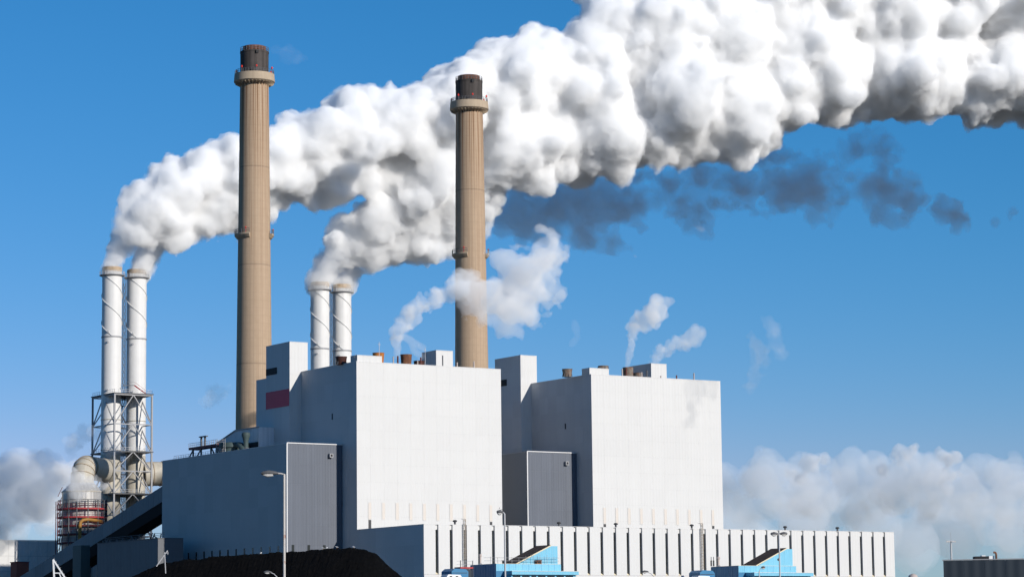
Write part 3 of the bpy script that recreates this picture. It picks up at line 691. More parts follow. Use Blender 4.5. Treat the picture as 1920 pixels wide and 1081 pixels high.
rt = empty('roof_tank', (AXR + 2, tq, ZA)); tag(rt, 'squat grey-green round tank with curved duct on the annex roof', 'tank')
zt_ = zrow(AXR + 2, tq, 830) - ZA
MB().lathe([(0, -0.1), (3.0, -0.1), (3.0, zt_ - 1.4), (3.5, zt_ - 1.38), (3.5, zt_), (0, zt_ + 0.3)], 32).build('shell', M_GREEN, rt, smooth=True)
MB().tube([(0, -2.5, zt_ - 0.8), (0.2, -5.0, zt_ - 0.9), (0.3, -7.0, zt_ - 2.2), (0.4, -7.6, 0)], 0.9, 16).build('curved_duct', M_GREEN, rt, smooth=True)
b = MB()
for k in range(7): b.bar((-3.2, -2.6 + k * 0.9, 0), (-3.2, -2.6 + k * 0.9, zt_ + 1), 0.1)
for h in (0.8, 1.7, 2.6, 3.5): b.bar((-3.2, -2.6, h), (-3.2, 2.8, h), 0.1)
b.build('ladder_frame', M_STEEL, rt)
sq = px_y(AXR + 3, 461, 64)
ss = empty('flared_pipe', (AXR + 3, sq, ZA)); tag(ss, 'dark green upright pipe with flared top against pale sloping roof', 'vent pipe')
zs_ = zrow(AXR + 3, sq, 810) - ZA
MB().lathe([(0, 0), (0.75, 0), (0.75, zs_ - 2.6), (1.0, zs_ - 1.6), (1.25, zs_ - 0.9), (1.2, zs_ - 0.2), (0.7, zs_), (0, zs_)], 20).build('pipe', M_GREEN, ss, smooth=True)
MB().lathe([(0.76, 1.0), (0.95, 1.02), (0.95, 1.3), (0.76, 1.32)], 20).build('collar', M_DSTEEL, ss)
sx_ = AX0 + 9
q0, q1, q2 = px_y(sx_, 486, 66), px_y(sx_, 441, 66), px_y(sx_, 404, 66)
slp = empty('sloped_roof_house', (sx_, 0, 0)); tag(slp, 'pale ribbed house with sloping end at the left chimney foot', 'building')
za_, zb_ = zrow(sx_, q1, 807), zrow(sx_, q2, 833)
b = MB(); v = []
prof = [(q0, 50), (q0, za_), (q1, za_), (q2, zb_), (q2, 50)]
for x in (0, 8):
    for y, z in prof: v.append(b.bm.verts.new((x, y, z)))
b.bm.faces.new(v[:5]); b.bm.faces.new(v[5:][::-1])
for i in range(5): b.bm.faces.new((v[(i + 1) % 5], v[i], v[5 + i], v[5 + (i + 1) % 5]))
b.build('walls', paint('pale_ribbed_sheet', (0.62, 0.62, 0.63), 0.6, 0.04, 0.3, rib=0.04, rib_period=1.1, rib_axis='Y', streak=0.15), slp)
b = MB()
b.bar((-0.1, q0, za_ + 0.05), (-0.1, q1, za_ + 0.05), 0.35, 0.3).bar((-0.1, q1, za_ + 0.05), (-0.1, q2, zb_ + 0.05), 0.35, 0.3)
b.build('roof_edge', M_STEEL, slp)
MB().box(-0.3, -0.05, q0 + 0.5, q0 + 10, 50, za_ - 4.2).build('dark_opening', M_LOUV, slp)

# ------------------------------------------------------------------ boiler house roof plant
def cowl(px, row_top, row_base_hidden, Y, w_top, w_bot, mat, label, name='exhaust_cowl', zbase=None):
    p = on_y(px, row_top, Y); zb = ZR - 0.12 if zbase is None else zbase
    r = empty(name, (p.x, Y, zb)); tag(r, label, 'exhaust cowl', 'rusty exhaust cowls on the boiler roofs')
    h = p.z - zb; rt_, rb__ = w_top / 2, w_bot / 2
    MB().lathe([(rb__, 0.0), (rt_, h - 0.12), (rt_ + 0.08, h - 0.1), (rt_ + 0.08, h), (rt_ - 0.12, h), (rb__ - 0.12, 0.15), (0, 0.15)], 36).build('flared_drum', mat, r, smooth=True)
    for k in range(6):
        a = k * math.pi / 3 + 0.3; d = Vector((math.cos(a), math.sin(a), 0)); MB().bar(d * (rb__ + 0.25), d * (rb__ + 0.12) + Vector((0, 0, 0.9)), 0.14).build('base_bracket', M_DSTEEL, r)
    return r
K = 0.149
cowl(640, 668.5, 0, 8.5, 3.15, 2.55, M_DRUST, 'dark brown flared cowl in front of the right twin stack')
cowl(709.5, 661.5, 0, 6.5, 3.3, 2.75, M_ORUST, 'bright orange rusty cowl behind the left roof penthouse')
cowl(761.5, 664.5, 0, 7.0, 3.25, 2.75, M_RUST, 'mottled brown cowl just right of the steaming pipe')
cowl(786, 676.5, 0, 9.0, 3.1, 2.9, M_DRUST, 'low dark brown cowl at the foot of left rooftop box')
cowl(1063.5, 691.5, 0, 8.5, 3.05, 2.4, M_WRUST, 'grey rust-stained flared cowl alone on the right house side roof')
cowl(1177.5, 688.5, 0, 8.0, 3.2, 2.9, M_WRUST, 'rusty cowl with steam beside it on right house roof')
cowl(1196, 699.0, 0, 9.0, 2.9, 2.8, M_WRUST, 'low pale rusty cowl in front of the right rooftop box')
def penthouse(px0, px1, row, Y0, Y1, label, group, split=None):
    a, b_ = on_y(px0, row, Y0), on_y(px1, row + (px1 - px0) * 0.046, Y0)
    r = empty('roof_penthouse', (a.x, Y0, ZR)); tag(r, label, 'roof housing', group)
    h = a.z - ZR; w = b_.x - a.x
    blk = MB().box(0, w, 0, Y1 - Y0, -0.1, h).build('walls', M_CLAD_SHADE, r)
    panels(blk, 'F', -0.08, w, 0.14, h, max(2, round(w / 2.2)), 1, 0.0, M_CLAD)
    panels(blk, 'L', 0.0, Y1 - Y0, 0.14, h, max(2, round((Y1 - Y0) / 3)), 1, 0.0, M_CLAD_SHADE)
    MB().box(-0.12, w + 0.04, -0.12, Y1 - Y0, h + 0.005, h + 0.1).build('coping', M_FLASH, r)
    return r, a.x, w, h
penthouse(670, 716, 665.5, 0.25, 4.0, 'low white roof housing at the left boiler house front corner', 'white housings on the boiler roofs')
_, hx, hw, hh = penthouse(1105.5, 1141.5, 689.5, 0.6, 4.6, 'low white roof housing at right house corner with a cowl on it', 'white housings on the boiler roofs')
penthouse(818, 849, 656.5, 11.5, 19.5, 'white box housing on left house roof, just left of the chimney', 'white housings on the boiler roofs')
penthouse(1221, 1249.5, 681.0, 11.5, 23.0, 'tall white box housing on right house roof with a steam wisp', 'white housings on the boiler roofs')
cowl(1131, 685.5, 0, 2.6, 2.9, 2.8, M_WRUST, 'short rusty cowl on top of the right corner roof housing', zbase=ZR + hh + 0.1)
def vent_pipe(px, row, Y, d, mat, label, up=0):
    p = on_y(px, row, Y); r = empty('vent_pipe', (p.x, Y, ZR - 0.12)); tag(r, label, 'vent pipe', 'thin vent pipes on the boiler roofs'); h = p.z - ZR + 0.12
    MB().lathe([(0, 0), (d / 2, 0), (d / 2, h), (d / 2 - 0.06, h), (d / 2 - 0.06, h - 0.5), (0, h - 0.5)], 12).build('pipe', mat, r, smooth=True)
    MB().lathe([(d / 2, 0.01), (d / 2 + 0.3, 0.02), (d / 2 + 0.1, 0.35), (d / 2, 0.4)], 12).build('base_flashing', M_STEEL, r)
for px, row, Y, d, mat, lab in ((737.5, 668, 3, 0.36, M_LPIPE, 'thin pale-footed vent pipe left of the steaming brown pipe'), (745.8, 667, 3, 0.48, M_PIPE, 'dark red-brown vent pipe giving off the left steam trail'),
        (783, 675, 2.5, 0.34, M_LPIPE, 'short pale vent pipe before the low dark brown cowl'), (789, 669.5, 3, 0.46, M_PIPE, 'red-brown vent pipe left of the left rooftop box'), (830, 666, 4, 0.34, M_DSTEEL, 'dark thin vent pipe in front of left white box housing'),
        (857, 679, 3, 0.4, M_LPIPE, 'short pale vent pipe at the right chimney foot, left of centre'), (888.5, 677, 3, 0.4, M_LPIPE, 'short pale vent pipe in front of the right chimney, further right'),
        (1166.5, 691, 3, 0.4, M_LPIPE, 'pale vent pipe at left of the steaming rusty cowl'), (1174, 688, 4, 0.5, M_PIPE, 'red-brown pipe giving off the taller right steam trail'), (1212.5, 694, 4, 0.5, M_DSTEEL, 'dark pipe giving off the steam before right box housing'), (1203, 697, 3, 0.36, M_LPIPE, 'short pale vent pipe beside the low pale rusty cowl'),
        (1239, 704, 3, 0.4, M_LPIPE, 'stubby vent pipe in front of the right white box housing'), (1268.5, 703, 3, 0.42, M_PIPE, 'red-brown short vent pipe right of the right box housing'), (1301, 699, 3, 0.4, M_LPIPE, 'pale vent pipe nearest the right house corner')):
    vent_pipe(px, row, Y, d, mat, lab)
def mast(px, r0, Y, label):
    p = on_y(px, r0, Y); r = empty('antenna_mast', (p.x, Y, ZR - 0.12)); tag(r, label, 'antenna', 'thin masts on the boiler roofs'); h = p.z - ZR
    MB().tube([(0, 0, 0), (0, 0, h)], 0.09, 6).build('pole', M_GPOLE, r); MB().bar((-0.5, 0, h - 0.7), (0.5, 0, h - 0.7), 0.08).build('crossbar', M_GPOLE, r)
mast(711, 640, 2.5, 'thin pale antenna mast beside the orange rusty cowl'); mast(797, 651, 13, 'thin white antenna mast at left edge of left rooftop box'); mast(666.8, 663, 1.0, 'thin pale antenna mast at the left house front corner')

# ------------------------------------------------------------------ blue service buildings
BY = -57.13
def make_blue(full):
    r = empty('blue_building', (8.64, BY, 0)); H = 26.75
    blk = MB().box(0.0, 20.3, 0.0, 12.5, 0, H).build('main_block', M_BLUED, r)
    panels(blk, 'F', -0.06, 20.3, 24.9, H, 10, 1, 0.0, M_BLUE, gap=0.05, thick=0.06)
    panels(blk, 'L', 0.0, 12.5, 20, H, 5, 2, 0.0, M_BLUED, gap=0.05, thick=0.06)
    cp = MB().box(2.3, 23.2, -4.0, -0.07, 23.9, 24.75).build('canopy', M_BLUE, r)
    MB().box(2.2, 23.3, -4.1, -0.07, 24.76, 24.86).build('edge_trim', M_FLASH, cp)
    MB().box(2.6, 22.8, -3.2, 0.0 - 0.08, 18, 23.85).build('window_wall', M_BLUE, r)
    x = 3.0; k = 0
    while x < 21.5:
        wdt = 2.35 if k != 2 else 1.5
        wn_ = MB().box(x, x + wdt, -3.26, -3.203, 21.3, 23.6).build('window', M_GLASS, r)
        MB().bar((x + wdt / 2, -3.29, 21.3), (x + wdt / 2, -3.29, 23.6), 0.1).build('mullion', M_VENT, wn_)
        x += wdt + 0.55; k += 1
    for x in (0.4, 1.5): MB().box(-0.12, -0.063, x * 2.2, x * 2.2 + 1.6, 21.2, 23.4).build('side_window', M_GLASS, r)
    wg = MB().prism([(7.6, H), (20.1, H), (20.1, 31.55), (17.9, 31.55)], 1.2, 7.5).build('roof_wedge', M_BLUE, r)
    b = MB(); v = []
    for y in (0.9, 7.8):
        for x, z in ((7.2, H + 0.05), (17.95, 31.6), (17.75, 31.85), (6.6, H + 0.1)): v.append(b.bm.verts.new((x, y, z)))
    for f in ((0, 1, 2, 3), (7, 6, 5, 4), (0, 4, 5, 1), (1, 5, 6, 2), (2, 6, 7, 3), (3, 7, 4, 0)): b.bm.faces.new([v[i] for i in f])
    b.build('roof_slope', M_BROOF, wg)
    MB().bar((6.9, 0.82, H + 0.1), (17.85, 0.82, 31.7), 0.14, 0.28).build('verge_trim', M_TRIM, wg)
    MB().box(0.1, 20.2, 0.1, 12.4, H + 0.003, H + 0.08).build('flat_roof', M_TRIM, r)
    return r
b1 = make_blue(True); b2 = copy_tree(b1); b2.location = (8.64 + S, BY, 0)
tag(b1, 'light blue building with wedge roof and scaffolding, below left boiler house', 'building', 'light blue service buildings'); tag(b2, 'light blue building with wedge roof and round hole, below right boiler house', 'building', 'light blue service buildings')
MB().lathe([(0, 0), (0.35, 0), (0.35, 0.06), (0, 0.06)], 14).build('round_hole', M_VENT, b2, (15.0, 1.16, 28.6)).rotation_euler = (math.pi / 2, 0, 0)
# scaffold on the first roof
sf = empty('scaffold', (8.64, BY, 26.83)); tag(sf, 'thin tube scaffold rails along the nearer blue building roof', 'scaffold')
rnd = random.Random(4)
for k in range(11):
    x = -1.5 + k * 2.2; MB().tube([(x, 0.3, 0), (x, 0.3, rnd.uniform(1.5, 2.6))], 0.05, 6).build('upright', M_STEEL, sf)
for z in (0.7, 1.5): MB().tube([(-3.5, 0.25, z), (20, 0.25, z + 0.1)], 0.045, 6).build('rail', M_STEEL, sf)
def roof_unit(X, Y, Z, w, d, h, mat, label, cap=True):
    r = empty('roof_unit', (X, Y, Z)); tag(r, label, 'roof unit')
    MB().box(-w / 2, w / 2, -d / 2, d / 2, 0, h).build('casing', mat, r)
    MB().box(-w / 2 - 0.1, w / 2 + 0.1, -d / 2 - 0.1, d / 2 + 0.1, h, h + 0.14).build('lid', M_VENT, r)
    MB().box(-w * 0.3, w * 0.3, -d / 2 - 0.04, -d / 2 - 0.003, h * 0.2, h * 0.8).build('grille', M_LOUV, r)
roof_unit(8.64 + 13.6, BY + 0.7, 26.83, 1.5, 1.0, 0.9, M_RUST, 'small brown unit at the wedge foot on nearer blue roof')
roof_unit(8.64 + 5.3 - 2.0, BY + 1.2, 26.83, 0.8, 0.8, 0.75, M_VENT, 'small dark box on the nearer blue roof edge, left side')
def flue(X, Y, Z, h, d, label):
    r = empty('small_flue', (X, Y, Z)); tag(r, label, 'flue', 'small capped flues on the blue roofs')
    MB().lathe([(0, 0), (d / 2, 0), (d / 2, h - 0.6), (d * 0.75, h - 0.58), (d * 0.75, h), (0, h + 0.1)], 14).build('pipe', M_LPIPE, r, smooth=True)
    MB().lathe([(d / 2 + 0.01, 0), (d / 2 + 0.25, 0.02), (d / 2 + 0.02, 0.4)], 14).build('base_flashing', M_STEEL, r)
q = on_y(900.5, 1045, BY + 9); flue(q.x, BY + 9, 26.83, on_y(900.5, 1038, BY + 9).z - 26.83, 0.55, 'small capped flue at left on the nearer blue roof')
q = on_y(1347, 1050, BY + 9); flue(q.x, BY + 9, 26.83, on_y(1347, 1043, BY + 9).z - 26.83, 0.7, 'small capped flue at left on the further blue roof')
for px, lab in ((1333.5, 'left of two thin dark pipes on the further blue roof'), (1338, 'right of two thin dark pipes on the further blue roof')):
    q = on_y(px, 1052, BY + 8); r = empty('thin_pipe', (q.x, BY + 8, 26.83)); tag(r, lab, 'pipe', 'thin dark pipes on the further blue roof')
    MB().tube([(0, 0, 0), (0, 0, 1.6)], 0.22, 8).build('lower_pipe', M_VENT, r); MB().tube([(0, 0, 1.6), (0, 0, 2.6)], 0.1, 6).build('upper_pipe', M_VENT, r)
# plant left of the blue buildings
for off, s1, s2, s3 in ((0, 'navy domed plant housing left of the nearer blue building', 'white tank front with two round dark openings, bottom edge below left house', 'dark steel staging with red beam beside the nearer blue building'),
                        (S, 'navy plant housing left of the further blue building', 'white rounded tank top left of the further blue building', None)):
    q = on_y(862, 1075, BY - 2)
    r = empty('plant_housing', (q.x + off, BY - 2, 0)); tag(r, s1, 'plant housing')
    MB().prism([(-2.6, 0), (2.6, 0), (2.6, 24.6), (1.9, 25.3), (-1.5, 25.4), (-2.4, 24.7)], 0, 5).build('casing', M_BLUED, r)
    MB().bar((-2.2, -0.05, 24.3), (2.3, -0.05, 24.3), 0.12).build('joint_band', M_VENT, r)
    q = on_y(851, 1079, BY - 6)
    r = empty('white_tank', (q.x + off, BY - 6, 0)); tag(r, s2, 'tank')
    MB().prism([(-2.2, 0), (2.4, 0), (2.4, 23.1), (2.0, 23.7), (-1.6, 23.8), (-2.1, 23.2)], 0, 3).build('casing', M_WHITE, r)
    if off == 0:
        for x in (-0.9, 0.9): MB().tube([(x, -0.06, 22.9), (x, 0.1, 22.9)], 0.5, 16).build('round_opening', M_LOUV, r)
    else: MB().bar((-2.1, -0.05, 22.6), (2.3, -0.05, 22.6), 0.1).build('joint_band', M_STEEL, r)
    if s3:
        q = on_y(877, 1068, BY + 1)
        r = empty('steel_staging', (q.x, BY + 1, 0)); tag(r, s3, 'staging')
        MB().box(-2.2, 1.7, 0, 3, 25.5, 25.9).build('deck', M_RED, r)
        for x in (-2.1, -0.3, 1.6): MB().bar((x, 0.1, 0), (x, 0.1, 27.6), 0.16).build('post', M_DSTEEL, r)
        for z in (26.6, 27.4): MB().bar((-3.2, 0.1, z), (1.7, 0.1, z), 0.08).build('rail', M_STEEL, r)
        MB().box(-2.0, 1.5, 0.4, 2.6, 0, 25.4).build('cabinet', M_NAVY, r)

# ------------------------------------------------------------------ dark shed on the right with its mast
rs_d = 330.0
o0 = at(1768.5, 1050, rs_d)
ang = math.atan2(RGT.y, RGT.x)
rs = empty('dark_shed', (o0.x, o0.y, 0), ang - 0.165); tag(rs, 'dark navy flat-roofed shed cut by the lower right edge', 'building')
w = MB().box(0, 40, 0, 25, 0, o0.z - 0.05).build('main_block', M_CORE, rs)
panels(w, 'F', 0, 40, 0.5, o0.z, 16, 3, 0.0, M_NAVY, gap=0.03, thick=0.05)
MB().box(-0.12, 40, -0.12, 0.25, o0.z + 0.003, o0.z + 0.12).build('roof_edge', M_STEEL, rs)
q = at(1844, 1044, rs_d + 4)
ru = empty('roof_unit', (q.x, q.y, o0.z - 0.05), ang); tag(ru, 'black and pale air unit on the dark right-hand shed roof', 'roof unit')
MB().box(-1.2, 0.55, -0.8, 0.8, 0, 0.62).build('casing', M_LOUV, ru); MB().box(0.56, 1.2, -0.8, 0.8, 0, 0.66).build('end_panel', M_WHITE, ru); MB().box(-0.3, 0.2, -0.5, 0.5, 0.63, 0.75).build('lid', M_WHITE, ru)
q = at(1868, 1044, rs_d + 3)
bp = empty('bent_pipe', (q.x, q.y, o0.z - 0.05), ang); tag(bp, 'rusty pipe with bent top on the dark right-hand shed roof', 'pipe')
MB().tube([(0, 0, 0), (0, 0, 0.85), (-0.05, 0, 1.0), (-0.18, 0, 1.08), (-0.33, 0, 1.07)], 0.13, 12).build('pipe', M_RUST, bp, smooth=True)
MB().lathe([(0.14, 0.0), (0.24, 0.01), (0.24, 0.06), (0.14, 0.08)], 12).build('base_flashing', M_STEEL, bp)
q = at(1784, 1048, 420)
mt = empty('light_mast', (q.x, q.y, 0), ang); tag(mt, 'pale floodlight mast with crossarm behind the dark right shed', 'light mast')
zt = at(1784, 1013, 420).z
MB().tube([(0, 0, 0), (0, 0, zt)], 0.16, 10, radii=[0.26, 0.13]).build('pole', M_GPOLE, mt); MB().tube([(0, 0, zt), (0, 0, zt + 1.3)], 0.03, 6).build('spike', M_GPOLE, mt)
MB().bar((-0.7, 0, zt), (0.7, 0, zt), 0.1).build('crossarm', M_GPOLE, mt)
for x in (-0.62, -0.3, 0.3, 0.62): MB().box(x - 0.14, x + 0.14, -0.3, 0.1, zt - 0.2, zt - 0.06).build('floodlight', M_LENS, mt)
q = at(1712, 1078, 500)
cw = empty('white_cowl', (q.x, q.y, 0)); tag(cw, 'small pale roof turret peeping over the bottom edge, right of hall', 'turret')
MB().lathe([(0, 0), (0.7, 0), (0.7, q.z - 0.5), (0, q.z - 0.5)], 16).build('stem', M_LPIPE, cw); MB().lathe([(0, q.z - 0.5), (1.0, q.z - 0.5), (0.8, q.z), (0.3, q.z + 0.35), (0, q.z + 0.35)], 16).build('cap', M_LPIPE, cw, smooth=True)

# ------------------------------------------------------------------ coal heap
def coal():
    D0 = 470.0
    prof = [(215, 1100), (250, 1081), (300, 1057), (345, 1050), (400, 1045), (450, 1040), (500, 1037), (540, 1035), (580, 1031), (620, 1028), (655, 1027), (685, 1029), (705, 1038), (725, 1056), (745, 1074), (765, 1092)]
    pxs = [a for a, _ in prof]; rows = [b_ for _, b_ in prof]
    rng = np.random.default_rng(5)
    nx, nd = 260, 70
    base_dir = Vector((RGT.x, RGT.y, 0)).normalized(); dep = Vector((FWD.x, FWD.y, 0)).normalized()
    ridge = []
    for i in range(nx):
        px = 60 + (900 - 60) * i / (nx - 1)
        row = np.interp(px, pxs, rows) if 215 <= px <= 765 else (1100 + (215 - px) * 0.55 if px < 215 else 1092 + (px - 765) * 0.9)
        p = at(px, row, D0); ridge.append((p.x, p.y, max(p.z, -1.0)))
    ph = rng.uniform(0, 6.28, (40,)); fq = rng.uniform(0.15, 2.2, (40, 2)) * rng.choice([-1, 1], (40, 2))
    verts = []; faces = []
    for i in range(nx):
        for j in range(nd):
            t = (j / (nd - 1)) * 2 - 1
            off = t * 48.0
            x = ridge[i][0] + dep.x * off; y = ridge[i][1] + dep.y * off
            z = ridge[i][2] - max(0, abs(off) - 2.0) * 0.62 - (abs(off) < 2) * 0
            s_ = 0
            for k in range(40): s_ += math.sin(x * fq[k, 0] + y * fq[k, 1] + ph[k]) / (0.6 + abs(fq[k]).sum())
            z += s_ * 0.045 + rng.normal() * 0.05
            verts.append((x, y, max(z, -0.8)))
    for i in range(nx - 1):
        for j in range(nd - 1):
            a = i * nd + j; faces.append((a, a + 1, a + nd + 1, a + nd))
    me = bpy.data.meshes.new('coal_heap'); me.from_pydata(verts, [], faces); me.materials.append(M_COAL); me.update()
    o = link_mesh('coal_heap', me); tag(o, 'broad black coal heap in front of the grey annex', 'coal heap')
    return ridge, dep
ridge, dep = coal()
# gulls on the coal heap
def gull(px, row, label, depth=468.5, k=1.0):
    p = at(px, row, depth); r = empty('gull', p, ang + k); r.scale = (0.7, 0.7, 0.7); tag(r, label, 'bird', 'gulls on the coal heap')
    b = MB(); b.tube([(-0.32, 0, 0.30), (-0.15, 0, 0.33), (0.08, 0, 0.36), (0.26, 0, 0.42), (0.34, 0, 0.52), (0.44, 0, 0.54)], 0.1, 10, radii=[0.03, 0.11, 0.14, 0.10, 0.075, 0.02])
    b.build('body', M_FEATHER, r, smooth=True)
    MB().prism([(-0.42, 0.30), (0.15, 0.33), (0.18, 0.42), (-0.15, 0.42)], -0.15, -0.12).prism([(-0.42, 0.30), (0.15, 0.33), (0.18, 0.42), (-0.15, 0.42)], 0.12, 0.15).build('wings', M_GPOLE, r)
    MB().bar((0.02, 0.05, 0), (0.02, 0.05, 0.25), 0.03).bar((0.02, -0.05, 0), (0.02, -0.05, 0.25), 0.03).build('legs', M_YELLOW, r)
gull(489, 1038.5, 'white gull on the coal heap left of the rusty lamp pole'); gull(606, 1029.5, 'white gull on the coal heap, left one of a close pair', k=2.8); gull(612.5, 1029, 'white gull on the coal heap, right one of a close pair'); gull(632, 1027.5, 'white gull on the coal heap by the annex right edge', k=2.9); gull(664, 1027.5, 'white gull on the coal heap nearest its right slope', k=3.0)

# white A-frame boom and small derrick
q = at(100, 1048, 380)
af = empty('boom_frame', (q.x, q.y, 0), ang); tag(af, 'white triangular boom frame at bottom left below the conveyor', 'crane boom')
zz = q.z
MB().bar((0, 0, zz), (0.35, 0, zz - 6), 0.22).build('front_leg', M_WHITE, af); MB().bar((0, 0, zz), (2.6, 0, zz - 4.0), 0.2).build('rear_leg', M_WHITE, af)
MB().bar((0.2, 0, zz - 1.9), (1.2, 0, zz - 1.9), 0.14).build('tie_bar', M_WHITE, af); MB().bar((0.85, 0, zz - 1.9), (1.5, 0, zz - 3.4), 0.12).build('strut', M_WHITE, af)
b = MB()
for k in range(9): t = k / 9; b.bar((2.6 * t, 0, zz - 4 * t), (2.6 * t + 0.16, 0, zz - 4 * t + 0.2), 0.05)
b.build('bird_spikes', M_GPOLE, af)
q = at(311, 1030, 460)
dr = empty('derrick', (q.x, q.y, q.z - 4), ang); tag(dr, 'small pale derrick on the coal heap beside the annex corner', 'derrick')
MB().bar((0, 0, 0), (-0.2, 0, 3.6), 0.14).build('mast', M_GPOLE, dr); MB().bar((-1.6, 0, 1.2), (0.3, 0, 3.9), 0.14).build('jib', M_GPOLE, dr); MB().bar((0.3, 0, 3.9), (0.35, 0, 3.2), 0.08).bar((-0.2, 0, 3.4), (0.5, 0, 3.5), 0.08).build('hook_head', M_GPOLE, dr)

# ------------------------------------------------------------------ street lamps
def lamp(px, row, depth, mat, r0, heads, label, arm=1.0, rise=0.0, hl=0.6, pole_w=0.1):
    p = at(px, row, depth); r = empty('street_lamp', (p.x, p.y, 0), ang); tag(r, label, 'street lamp', 'street lamps in front of the plant'); H = p.z
    MB().tube([(0, 0, 0), (0, 0, H * 0.5), (0, 0, H)], pole_w / 2, 14, radii=[pole_w * 0.75, pole_w * 0.55, pole_w * 0.45]).build('pole', mat, r, smooth=True)
    for s_ in heads:
        MB().tube([(0, 0, H - 0.02), (s_ * arm * 0.4, 0, H + rise * 0.6), (s_ * arm, 0, H + rise)], 0.028, 8).build('arm', mat, r, smooth=True)
        b = MB(); x0, x1 = s_ * arm * 0.75, s_ * (arm * 0.75 + hl); zc = H + rise
        b.tube([(x0, 0, zc), (x0 + (x1 - x0) * 0.15, 0, zc + 0.01), (x0 + (x1 - x0) * 0.55, 0, zc + 0.03), (x0 + (x1 - x0) * 0.9, 0, zc + 0.01), (x1, 0, zc)], 0.08, 14, radii=[0.03, 0.06, 0.085, 0.065, 0.025])
        hd = b.build('lamp_head', M_HEAD, r, smooth=True)
        b = MB(); b.tube([(x0 + (x1 - x0) * 0.3, 0, zc - 0.06), (x0 + (x1 - x0) * 0.6, 0, zc - 0.07), (x0 + (x1 - x0) * 0.9, 0, zc - 0.03)], 0.06, 12, radii=[0.05, 0.07, 0.03]); b.build('lens', M_LENS, hd, smooth=True)
    return r, H
lamp(533, 888, 95, M_POLE, 0.1, (-1,), 'rust-spotted white lamp post in front of the long annex', arm=0.28, rise=0.03, hl=0.62, pole_w=0.092)
lamp(519, 1080, 190, M_GPOLE, 0.1, (-1,), 'small lamp peeping up at the coal heap foot', arm=0.5, rise=0.32, hl=0.55)
r2, H2 = lamp(946, 962, 121, M_GPOLE, 0.1, (-1,), 'slim grey lamp post in front of the nearer blue building', arm=0.08, rise=0.06, hl=0.3, pole_w=0.085)
MB().bar((-0.2, 0, H2 + 0.16), (-0.05, 0, H2 + 0.2), 0.02).bar((-0.25, 0, H2 + 0.2), (-0.22, 0, H2 + 0.28), 0.02).build('bird_wire', M_HEAD, r2)
lamp(1460.5, 1000, 145, M_GPOLE, 0.1, (-1, 1), 'slim grey twin-headed lamp post in front of the further blue building', arm=0.05, rise=0.0, hl=0.42, pole_w=0.085)
lamp(1226, 1080, 215, M_GPOLE, 0.1, (-1,), 'small lamp with bent arm at bottom between the blue buildings', arm=0.55, rise=0.4, hl=0.55)
lamp(1423.5, 1070, 205, M_GPOLE, 0.1, (1,), 'small lamp with short arm in front of the further blue building', arm=0.2, rise=0.28, hl=0.32)

